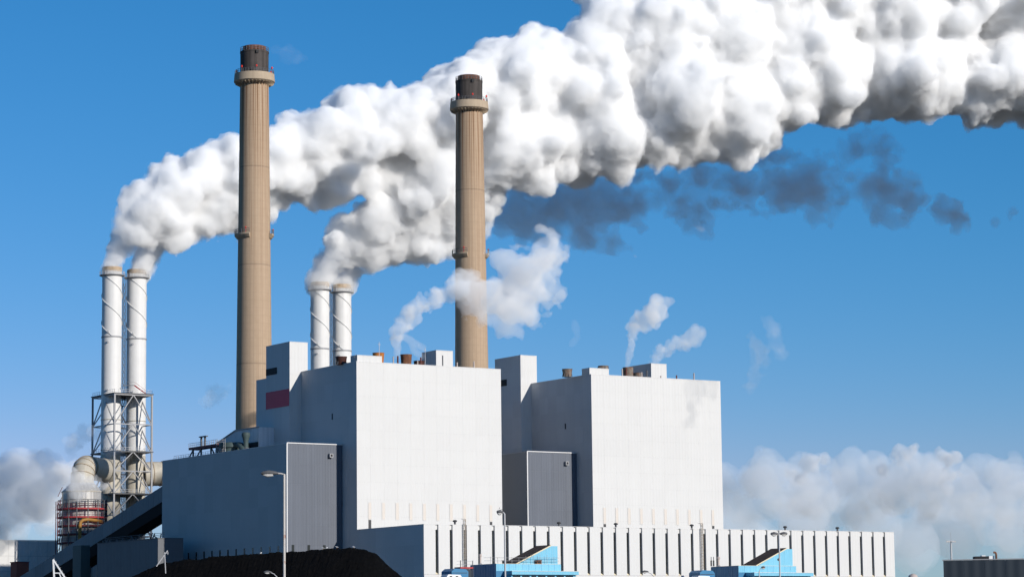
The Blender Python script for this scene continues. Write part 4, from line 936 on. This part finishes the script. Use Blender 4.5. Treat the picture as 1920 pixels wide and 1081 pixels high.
# ------------------------------------------------------------------ steam and cloud
def puff_group(vox, disp, warp=0.5):
    ng = bpy.data.node_groups.new('steam_builder', 'GeometryNodeTree')
    ng.interface.new_socket('Geometry', in_out='INPUT', socket_type='NodeSocketGeometry'); ng.interface.new_socket('Geometry', in_out='OUTPUT', socket_type='NodeSocketGeometry')
    N, L = ng.nodes, ng.links
    gi = N.new('NodeGroupInput'); go = N.new('NodeGroupOutput')
    mp = N.new('GeometryNodeMeshToPoints'); L.new(gi.outputs[0], mp.inputs[0])
    na = N.new('GeometryNodeInputNamedAttribute'); na.data_type = 'FLOAT'; na.inputs[0].default_value = 'rad'
    pv = N.new('GeometryNodePointsToVolume'); pv.resolution_mode = 'VOXEL_SIZE'; L.new(mp.outputs[0], pv.inputs[0])
    pv.inputs['Voxel Size'].default_value = vox; L.new(na.outputs[0], pv.inputs['Radius'])
    vm = N.new('GeometryNodeVolumeToMesh'); vm.resolution_mode = 'GRID'; L.new(pv.outputs[0], vm.inputs[0])
    last = vm.outputs[0]
    for size, amp, kind in disp:
        sp = N.new('GeometryNodeSetPosition'); L.new(last, sp.inputs[0])
        pos = N.new('GeometryNodeInputPosition'); nm = N.new('GeometryNodeInputNormal')
        noi = N.new('ShaderNodeTexNoise'); noi.inputs['Scale'].default_value = 1.3 / size; noi.inputs['Detail'].default_value = 2; L.new(pos.outputs[0], noi.inputs['Vector'])
        ma = N.new('ShaderNodeMath'); ma.operation = 'MULTIPLY_ADD'
        if kind == 'R':                                  # re-voxelise: removes folds left by the coarse displacement
            N.remove(sp); mtv = N.new('GeometryNodeMeshToVolume'); mtv.resolution_mode = 'VOXEL_SIZE'; L.new(last, mtv.inputs['Mesh'])
            mtv.inputs['Density'].default_value = 1.0; mtv.inputs['Voxel Size'].default_value = size; mtv.inputs['Interior Band Width'].default_value = size * 3
            v2 = N.new('GeometryNodeVolumeToMesh'); v2.resolution_mode = 'GRID'; L.new(mtv.outputs[0], v2.inputs[0]); last = v2.outputs[0]; continue
        if kind == 'v':
            mv = N.new('ShaderNodeVectorMath'); mv.operation = 'MULTIPLY_ADD'; L.new(noi.outputs['Color'], mv.inputs[0]); mv.inputs[1].default_value = (warp * size,) * 3; L.new(pos.outputs[0], mv.inputs[2])
            vo = N.new('ShaderNodeTexVoronoi'); vo.inputs['Scale'].default_value = 1 / size; L.new(mv.outputs[0], vo.inputs['Vector'])
            mi = N.new('ShaderNodeMath'); mi.operation = 'MINIMUM'; L.new(vo.outputs['Distance'], mi.inputs[0]); mi.inputs[1].default_value = 0.96
            sq_ = N.new('ShaderNodeMath'); sq_.operation = 'MULTIPLY'; L.new(mi.outputs[0], sq_.inputs[0]); L.new(mi.outputs[0], sq_.inputs[1])
            om = N.new('ShaderNodeMath'); om.operation = 'SUBTRACT'; om.inputs[0].default_value = 1.0; L.new(sq_.outputs[0], om.inputs[1])
            rt2 = N.new('ShaderNodeMath'); rt2.operation = 'SQRT'; L.new(om.outputs[0], rt2.inputs[0])
            L.new(rt2.outputs[0], ma.inputs[0]); ma.inputs[1].default_value = amp * 1.6; ma.inputs[2].default_value = -amp * 1.25
        else:
            noi.inputs['Detail'].default_value = 4; L.new(noi.outputs['Fac'], ma.inputs[0]); ma.inputs[1].default_value = amp * 2; ma.inputs[2].default_value = -amp
        sca = N.new('ShaderNodeVectorMath'); sca.operation = 'SCALE'; L.new(nm.outputs[0], sca.inputs[0]); L.new(ma.outputs[0], sca.inputs['Scale'])
        L.new(sca.outputs[0], sp.inputs['Offset']); last = sp.outputs[0]
    L.new(last, go.inputs[0])
    return ng
TRI = [0]
def steam(name, balls, vox, disp, mat, label, cat, group=None, warp=0.22, parent=None):
    me = bpy.data.meshes.new('src'); me.from_pydata([tuple(b[0]) for b in balls], [], [])
    a = me.attributes.new('rad', 'FLOAT', 'POINT'); a.data.foreach_set('value', [b[1] for b in balls])
    ob = bpy.data.objects.new('src', me); COL.objects.link(ob)
    md = ob.modifiers.new('g', 'NODES'); ng = puff_group(vox, disp, warp); md.node_group = ng
    dg = bpy.context.evaluated_depsgraph_get()
    m2 = bpy.data.meshes.new_from_object(ob.evaluated_get(dg)); bpy.data.objects.remove(ob); bpy.data.meshes.remove(me); bpy.data.node_groups.remove(ng)
    m2.name = name; m2.materials.clear(); m2.materials.append(mat)
    TRI[0] += len(m2.polygons) * 2
    o = link_mesh(name, m2, parent)
    if label: tag(o, label, cat, group)
    return o
def veils(core, balls):
    """thinner, more ragged steam wrapped round the dense core"""
    steam('thin_edge', [(c, r * 1.0 + 0.35) for c, r in balls], 1.0, [(26, 6.0, 'n'), (12, 3.4, 'v'), (5.2, 1.9, 'v'), (0.9, 0, 'R'), (3.2, 1.8, 'n'), (1.8, 1.3, 'n')], ST_EDGE, None, None, parent=core)
    steam('outer_wisps', [(c, r * 1.0 + 0.3) for c, r in balls], 1.0, [(26, 6.0, 'n'), (12, 3.4, 'v'), (6.5, 3.2, 'n'), (1.15, 0, 'R'), (2.6, 1.8, 'n')], ST_OUT, None, None, parent=core)
def rdir(rng):
    while True:
        v = Vector((rng.uniform(-1, 1), rng.uniform(-1, 1), rng.uniform(-1, 1)))
        if 0.05 < v.length < 1: return v.normalized()
def grow(balls, rng, c, r, n1=7, n2=4, rmin=2.0, f=(0.28, 0.5)):
    balls.append((c, r))
    for _ in range(n1):
        r1 = r * rng.uniform(*f); c1 = c + rdir(rng) * r * rng.uniform(0.75, 1.0); balls.append((c1, r1))
        if r1 > rmin:
            for _ in range(n2):
                balls.append((c1 + rdir(rng) * r1 * 0.9, r1 * rng.uniform(0.3, 0.5)))
def band(rng, env, dfun, step, sizes, dspread=0.9, x0=None, x1=None, per=6, n1=7, n2=4, rmin=2.0, lean=0.28):
    """fills an envelope (column, top row, bottom row) with clustered balls at the true depth of the plume"""
    xs_ = [e[0] for e in env]; ts = [e[1] for e in env]; bs = [e[2] for e in env]; out = []
    x = x0 if x0 is not None else xs_[0]; x1 = x1 or xs_[-1]
    while x < x1:
        t = float(np.interp(x, xs_, ts)); b_ = float(np.interp(x, xs_, bs)); h = b_ - t; D = dfun(x); m = D / FPX; R0 = h * 0.5 * m
        wide = min(1.0, max(0.0, (R0 - 16) / 16)); sz = (sizes[0] * (1 - 0.25 * wide), sizes[1] * (1 - 0.12 * wide))
        for k in range(int(per * (1 + 0.7 * wide))):
            rr = R0 * rng.uniform(*sz); lim = max(0.0, h / 2 - rr / m * 1.08)
            u_ = k % 3; fy = -1 + rng.random() * 0.25 if u_ == 0 else (1 - rng.random() * 0.25 if u_ == 1 else rng.uniform(-0.8, 0.8))
            c = at(x + rng.uniform(-0.12, 0.12) * h, (t + b_) / 2 + fy * lim, D + fy * R0 * lean * (1 - 0.95 * wide) + rng.uniform(-1, 1) * (R0 - rr) * dspread * math.sqrt(max(0, 1 - fy * fy * 0.8)))
            grow(out, rng, c, rr, n1, n2, rmin)
        x += h * step
    return out
dA = lambda x: 908 + 0.075 * max(0, x - 210)
ST_DENSE = steam_mat('dense_steam', 0.40, g=-0.1); ST_EDGE = steam_mat('edge_steam', 0.22, g=-0.1); ST_OUT = steam_mat('outer_steam', 0.055, g=-0.1)
ENV_A = [(196, 462, 488), (215, 425, 486), (250, 368, 482), (300, 310, 474), (350, 272, 466), (400, 266, 452), (450, 240, 444), (500, 230, 412), (550, 200, 405), (600, 184, 404), (640, 180, 396), (700, 148, 392), (750, 134, 400), (800, 135, 405), (850, 112, 405), (900, 90, 388), (950, 40, 356), (1000, 34, 350), (1050, 68, 345), (1100, 66, 330), (1140, 10, 340), (1180, -40, 348), (1250, -60, 325), (1350, -90, 312), (1400, -100, 268), (1500, -110, 262), (1600, -120, 240), (1800, -130, 236), (2050, -130, 250), (2750, -160, 260)]
ENV_A = [(x, t + min(14, max(0, (x - 260) * 0.12)), b - min(9, max(0, (x - 260) * 0.08))) for x, t, b in ENV_A]   # room for the billows grown outwards
rng = random.Random(11)
ball = band(rng, ENV_A, dA, 0.12, (0.26, 0.54), x0=272, per=6, n1=7, n2=4, rmin=1.6)
for (cx, dz) in ((Vector(SPOS[0]) + Vector((0, 0, 133.2)), 0), (Vector(SPOS[1]) + Vector((0, 0, 133.2)), 0)):
    for k in range(9):
        c = cx + Vector((k * 0.28 + (k / 8) ** 2 * 2.5, -0.1 * k, k * 0.95)); ball.append((c, 3.35 + k * 0.10))
        for _ in range(9): ball.append((c + rdir(rng) * (2.5 + 0.08 * k), rng.uniform(0.5, 1.1)))
for k in range(7): # merging shoulder above the pair
    c = at(218 + k * 8.5, 460 - k * 10, 908); grow(ball, rng, c, 3.2 + k * 0.55, 9, 5, 1.0)
pc = steam('steam_plume', [(c, r * 0.96 - 0.2) for c, r in ball], 1.0, [(26, 6.0, 'n'), (12, 3.4, 'v'), (5.2, 1.6, 'v'), (0.8, 0, 'R'), (2.7, 1.3, 'v'), (1.5, 0.7, 'v')], ST_DENSE, 'huge white steam plume rising from the far left stacks to the upper right', 'steam plume', 'thick plumes from the flue stacks'); veils(pc, ball)
ENV_B = [(592, 478, 516), (615, 452, 514), (650, 402, 507), (690, 370, 502), (730, 350, 498), (780, 340, 492), (830, 330, 478), (880, 320, 440), (930, 310, 400)]
rng = random.Random(23)
dB = lambda x: 950 + 0.05 * max(0, x - 600)
ball = band(rng, ENV_B, dB, 0.13, (0.26, 0.52), x0=618, per=6, n1=8, n2=5, rmin=1.4)
for cx in (Vector(SPOS[2]) + Vector((0, 0, 133.2)), Vector(SPOS[3]) + Vector((0, 0, 133.2))):
    for k in range(8):
        c = cx + Vector((k * 0.25 + (k / 7) ** 2 * 2.0, -0.1 * k, k * 0.9)); ball.append((c, 2.8 + k * 0.08))
        for _ in range(9): ball.append((c + rdir(rng) * (2.5 + 0.08 * k), rng.uniform(0.5, 1.1)))
pc = steam('steam_plume', [(c, r * 0.96 - 0.2) for c, r in ball], 1.0, [(18, 4.0, 'n'), (8, 2.6, 'v'), (4.4, 2.1, 'v'), (0.8, 0, 'R'), (2.7, 1.5, 'v'), (1.5, 0.7, 'v')], ST_DENSE, 'white steam plume from the middle pair of stacks joining the big one', 'steam plume', 'thick plumes from the flue stacks'); veils(pc, ball)

# torn grey shreds hanging below and behind the big plume
ST_THIN = steam_mat('thin_shaded_steam', 0.068, (1.0, 0.95, 0.92)); ST_THIN2 = steam_mat('very_thin_shaded_steam', 0.09, (1.0, 0.95, 0.92))
def shreds(seed, blobs, dfun, mat, label, vox=1.2, amp=1.0, group='grey shreds below the big plume', name='steam_shred'):
    rng = random.Random(seed); bl = []
    for (px, row, wpx, hpx, n) in blobs:
        for _ in range(n):
            D = dfun(px) + rng.uniform(-1, 1) * 14; m = D / FPX
            a = rng.random() * 6.283; q = math.sqrt(rng.random())
            x, y = px + math.cos(a) * q * wpx * 0.5, row + math.sin(a) * q * hpx * 0.5
            rr = min(wpx, hpx) * 0.5 * m * rng.uniform(0.26, 0.58) * (1.15 - 0.5 * q); ta = rng.uniform(-0.6, 0.6)
            for k in range(3):                              # a short torn streak of dwindling balls
                c = at(x + math.cos(ta) * k * rr / m * 0.9, y - math.sin(ta) * k * rr / m * 0.9, D + rng.uniform(-2, 2)); bl.append((c, rr * (1 - 0.2 * k)))
                for _ in range(4): bl.append((c + rdir(rng) * rr * rng.uniform(0.8, 1.25), rr * rng.uniform(0.15, 0.45)))
    steam(name, bl, vox, [(13, 6.5 * amp, 'n'), (6, 4.0 * amp, 'n'), (0.9, 0, 'R'), (2.6, 1.5 * amp, 'n')], mat, label, 'steam', group, warp=0.9)
dS = lambda x: dA(x) + 82
shreds(5, [(950, 395, 120, 120, 12), (1040, 395, 150, 140, 16), (1110, 405, 130, 120, 12), (1160, 360, 100, 80, 7), (1080, 450, 130, 44, 9), (1150, 445, 80, 30, 4), (1010, 345, 160, 60, 7), (1120, 345, 160, 60, 7)], dS, ST_THIN, 'ragged grey steam shred right of the right chimney, under the plume')
shreds(6, [(1220, 375, 160, 90, 11), (1310, 378, 170, 100, 12), (1280, 412, 140, 44, 7), (1370, 395, 100, 44, 5), (1250, 335, 180, 50, 7), (1360, 330, 140, 60, 7)], dS, ST_THIN, 'dark grey steam shred below the plume middle, over the right house')
shreds(7, [(1430, 340, 150, 120, 12), (1500, 355, 150, 110, 13), (1480, 390, 140, 50, 8), (1410, 305, 90, 60, 5), (1570, 350, 90, 60, 4), (1480, 300, 160, 60, 8), (1380, 355, 90, 80, 5)], dS, ST_THIN, 'largest dark grey shred hanging under the plume at right')
shreds(8, [(1640, 310, 80, 130, 9), (1660, 375, 110, 90, 12), (1600, 365, 80, 60, 5), (1690, 400, 50, 40, 4), (1620, 265, 90, 60, 6)], dS, ST_THIN, 'tall grey steam shred right of the largest one')
shreds(9, [(1775, 390, 80, 70, 10)], dS, ST_THIN2, 'small round grey shred alone at the right')
shreds(10, [(1825, 432, 60, 26, 6), (1865, 408, 60, 26, 6), (1900, 395, 40, 20, 4)], dS, ST_THIN2, 'thin slanting grey shred at the right picture edge')
shreds(14, [(960, 350, 120, 110, 6), (1060, 360, 150, 120, 8), (1170, 360, 160, 110, 8), (1280, 355, 160, 110, 8), (1390, 340, 160, 110, 8), (1490, 330, 160, 120, 8), (1590, 320, 140, 120, 7), (1670, 330, 90, 130, 6)], dS, steam_mat('thin_grey_veil', 0.036, (1.0, 0.96, 0.93)), 'thin grey veil of steam linking the dark shreds to the plume', vox=1.5)
shreds(12, [(330, 462, 90, 26, 6), (390, 452, 90, 30, 6), (430, 442, 60, 30, 4), (530, 400, 60, 24, 4)], lambda x: dA(x) + 14, ST_THIN, 'grey ragged steam under the plume left of the left chimney', amp=0.6)
shreds(13, [(760, 486, 160, 30, 9), (850, 462, 60, 60, 5), (925, 385, 50, 60, 4)], lambda x: dB(x) + 12, ST_THIN, 'grey ragged steam under the middle plume by the right chimney', amp=0.6)

# small steam trails off the roofs
ST_TRAIL = steam_mat('roof_steam', 0.15, (0.97, 0.97, 0.98)); ST_WISP = steam_mat('faint_wisp', 0.03, (0.95, 0.95, 0.97)); ST_TRAIL2 = steam_mat('roof_steam_thin', 0.10, (0.97, 0.97, 0.98))
def trail(seed, path, mat, label, vox=0.6, n=9, amp=1.0, group='small steam trails from the roofs', name='steam_trail', dsp=0.5):
    rng = random.Random(seed); bl = []
    for (p0, p1) in zip(path, path[1:]):
        L_ = math.hypot(p1[0] - p0[0], p1[1] - p0[1]); steps = max(2, int(L_ / (0.35 * (p0[2] + p1[2]) / 2 + 0.5)))
        for k in range(steps):
            t = k / steps; px = p0[0] + (p1[0] - p0[0]) * t; row = p0[1] + (p1[1] - p0[1]) * t; w_ = p0[2] + (p1[2] - p0[2]) * t; D = p0[3] + (p1[3] - p0[3]) * t; m = D / FPX
            bl.append((at(px, row, D), max(w_ * 0.28 * m, 1.25)))
            for _ in range(n):
                rr = w_ * 0.5 * m * rng.uniform(0.18, 0.45); d = rdir(rng); c = at(px, row, D) + d * (w_ * 0.5 * m - rr); c += FWD * rng.uniform(-dsp, dsp) * w_ * m
                bl.append((c, rr))
    return steam(name, bl, vox, [(5, 1.2 * amp, 'n'), (2.4, 0.7 * amp, 'v'), (vox, 0, 'R'), (1.2, 0.3 * amp, 'n')], mat, label, 'steam', group, warp=0.8)
trail(31, [(745.8, 666, 7, 768), (741, 640, 26, 770), (748, 612, 48, 772), (778, 580, 58, 777), (815, 558, 44, 782), (848, 545, 52, 787), (880, 530, 70, 792)], ST_TRAIL, 'white steam trail rising from a brown pipe on the left house roof', vox=0.5, n=12, amp=1.3)
shreds(32, [(890, 545, 90, 90, 9), (935, 540, 120, 130, 14), (985, 515, 120, 150, 15), (1008, 470, 76, 90, 8), (950, 585, 120, 80, 9), (1022, 445, 34, 44, 5), (1000, 565, 70, 90, 6), (885, 585, 60, 50, 4)], lambda x: 792 + 0.12 * (x - 880), steam_mat('drifting_steam', 0.115, (0.98, 0.98, 0.98)), 'ragged white steam drifting across the right chimney', vox=0.8, amp=0.62, group='small steam trails from the roofs', name='steam_trail')
trail(33, [(789, 668, 3, 768), (776, 655, 14, 769), (772, 640, 16, 770), (757, 630, 18, 770), (800, 656, 18, 771)], ST_TRAIL2, 'tiny steam puff beside the mottled brown cowl', vox=0.4, amp=0.5)
trail(34, [(1175, 690, 11, 822), (1179, 668, 20, 822), (1183, 642, 23, 823), (1189, 614, 38, 826), (1212, 597, 56, 828), (1238, 576, 62, 830), (1228, 612, 36, 830)], ST_TRAIL, 'taller steam trail curling up from the right house roof', vox=0.45, amp=0.75, n=11)
trail(35, [(1213, 696, 12, 824), (1224, 683, 28, 826), (1238, 660, 36, 828), (1268, 645, 38, 832), (1298, 630, 58, 836), (1316, 628, 44, 838)], ST_TRAIL2, 'lower steam trail drifting right from the right house roof', vox=0.45, amp=0.85, n=11)
DW = 797
trail(36, [(1436, 600, 30, DW), (1450, 625, 44, DW), (1462, 660, 40, DW), (1470, 682, 20, DW)], ST_WISP, 'faint pale wisp alone in the sky right of the right house', amp=1.5)
trail(37, [(1405, 630, 30, DW), (1425, 660, 48, DW - 2), (1420, 700, 44, DW - 4), (1395, 735, 28, DW - 5)], steam_mat('fainter_wisp', 0.032, g=0.2), 'barely visible wisp just left of the pale lone wisp', amp=1.5)
trail(38, [(1078, 605, 16, 800), (1082, 632, 18, 800), (1070, 650, 10, 800)], ST_WISP, 'tiny pale wisp between the two roof steam trails', vox=0.4)
trail(39, [(385, 752, 34, 985), (405, 738, 54, 985), (425, 728, 40, 985)], steam_mat('dim_puff', 0.030, (0.8, 0.82, 0.88)), 'dim grey puff left of the left chimney, above the annex', amp=1.2)
trail(40, [(520, 96, 34, 860), (548, 104, 44, 862), (575, 112, 30, 864)], steam_mat('chimney_breath', 0.010), 'barely visible smoke at the left chimney mouth', amp=1.2)
# steam round the vessel at far left
ST_HAZE = steam_mat('vessel_steam', 0.048, (1.0, 0.99, 0.99)); ST_HAZE2 = steam_mat('vessel_steam_near', 0.13, (1.0, 0.99, 0.99))
trail(41, [(-40, 950, 210, 965), (40, 930, 190, 960), (95, 895, 120, 945), (130, 905, 90, 930)], ST_HAZE, 'broad soft steam cloud left of the round vessel', amp=1.6, vox=1.0, n=12)
trail(42, [(196, 912, 26, 853), (170, 903, 44, 852), (135, 895, 50, 853), (108, 878, 46, 856), (140, 925, 40, 853), (170, 925, 30, 853)], ST_HAZE2, 'thin steam curling over the round vessel top', amp=1.0, n=7)
trail(43, [(240, 858, 26, 882), (205, 840, 56, 882), (172, 812, 60, 884), (145, 820, 50, 888), (120, 860, 50, 890)], ST_HAZE, 'faint steam drifting through the steel frame tower', amp=1.2, n=7)

# far cloud bank
ST_CLOUD = steam_mat('hazed_far_cloud', 0.0032, (0.80, 0.855, 0.965), g=-0.15); ST_CLOUD2 = steam_mat('far_cloud_bright', 0.011, (0.95, 0.955, 0.98), g=-0.15)  # blue-grey tint puts the haze of distance into the grey clouds' colour
def cloud(seed, blobs, D, mat, label, vx=13):
    rng = random.Random(seed); bl = []; m = D / FPX
    for (px, row, wpx, hpx, n) in blobs:
        for _ in range(n):
            rr = hpx * 0.5 * m * rng.uniform(0.35, 0.65)
            c = at(px + rng.uniform(-0.5, 0.5) * wpx, row + rng.uniform(-0.28, 0.28) * hpx, D + rng.uniform(-1, 1) * hpx * m * 0.6)
            grow(bl, rng, c, rr, 6, 3, 25, (0.3, 0.5))
    steam('cloud', bl, vx, [(170, 40, 'n'), (75, 20, 'v'), (vx - 1, 0, 'R'), (40, 12, 'v'), (22, 4, 'v')], mat, label, 'cloud', 'far clouds low over the horizon', warp=0.7)
cloud(51, [(1400, 925, 130, 120, 9), (1490, 915, 150, 130, 11), (1450, 950, 260, 70, 9)], 16000, ST_CLOUD, 'grey cloud low right of the right boiler house')
cloud(52, [(1600, 910, 180, 130, 12), (1700, 895, 150, 120, 10), (1640, 945, 320, 80, 12)], 17000, ST_CLOUD, 'broad grey cloud over the hall right end')
cloud(53, [(1810, 915, 180, 120, 12), (1910, 905, 140, 110, 9), (1840, 950, 280, 80, 11)], 16500, ST_CLOUD, 'broad grey cloud at the lower right edge')
cloud(54, [(1530, 868, 50, 50, 6), (1520, 886, 90, 40, 5)], 15000, ST_CLOUD2, 'small bright cloud tower, left one of three')
cloud(55, [(1695, 848, 46, 44, 6), (1675, 872, 90, 40, 6)], 15000, ST_CLOUD2, 'small bright cloud tower, middle one of three')
cloud(56, [(1778, 862, 36, 40, 6), (1800, 880, 70, 34, 5), (1775, 905, 40, 40, 4)], 15000, ST_CLOUD2, 'brightest small cloud tower, right one of three')
cloud(57, [(1430, 965, 100, 26, 10)], 15500, ST_CLOUD, 'flat grey cloud bar beside the right boiler house'); cloud(58, [(1650, 962, 110, 26, 10)], 15500, ST_CLOUD, 'flat grey cloud bar above the hall right end'); cloud(59, [(1820, 962, 90, 26, 10)], 15500, ST_CLOUD, 'flat grey cloud bar above the dark shed'); cloud(60, [(1730, 992, 130, 22, 10)], 15500, ST_CLOUD, 'lowest flat cloud bar right of the hall')
cloud(61, [(1400, 990, 240, 160, 10), (1600, 985, 240, 160, 12), (1800, 985, 240, 160, 12), (1960, 980, 160, 150, 7)], 21000, steam_mat('far_haze_cloud', 0.0018, (0.80, 0.85, 0.95)), 'wide dim cloud veil behind the others at right', vx=30); cloud(62, [(-20, 930, 160, 130, 9), (60, 970, 140, 90, 8)], 17000, steam_mat('far_dim_cloud', 0.0022, (0.93, 0.94, 0.97)), 'dim grey cloud low at the far left edge')
print('STEAM TRIS', TRI[0])
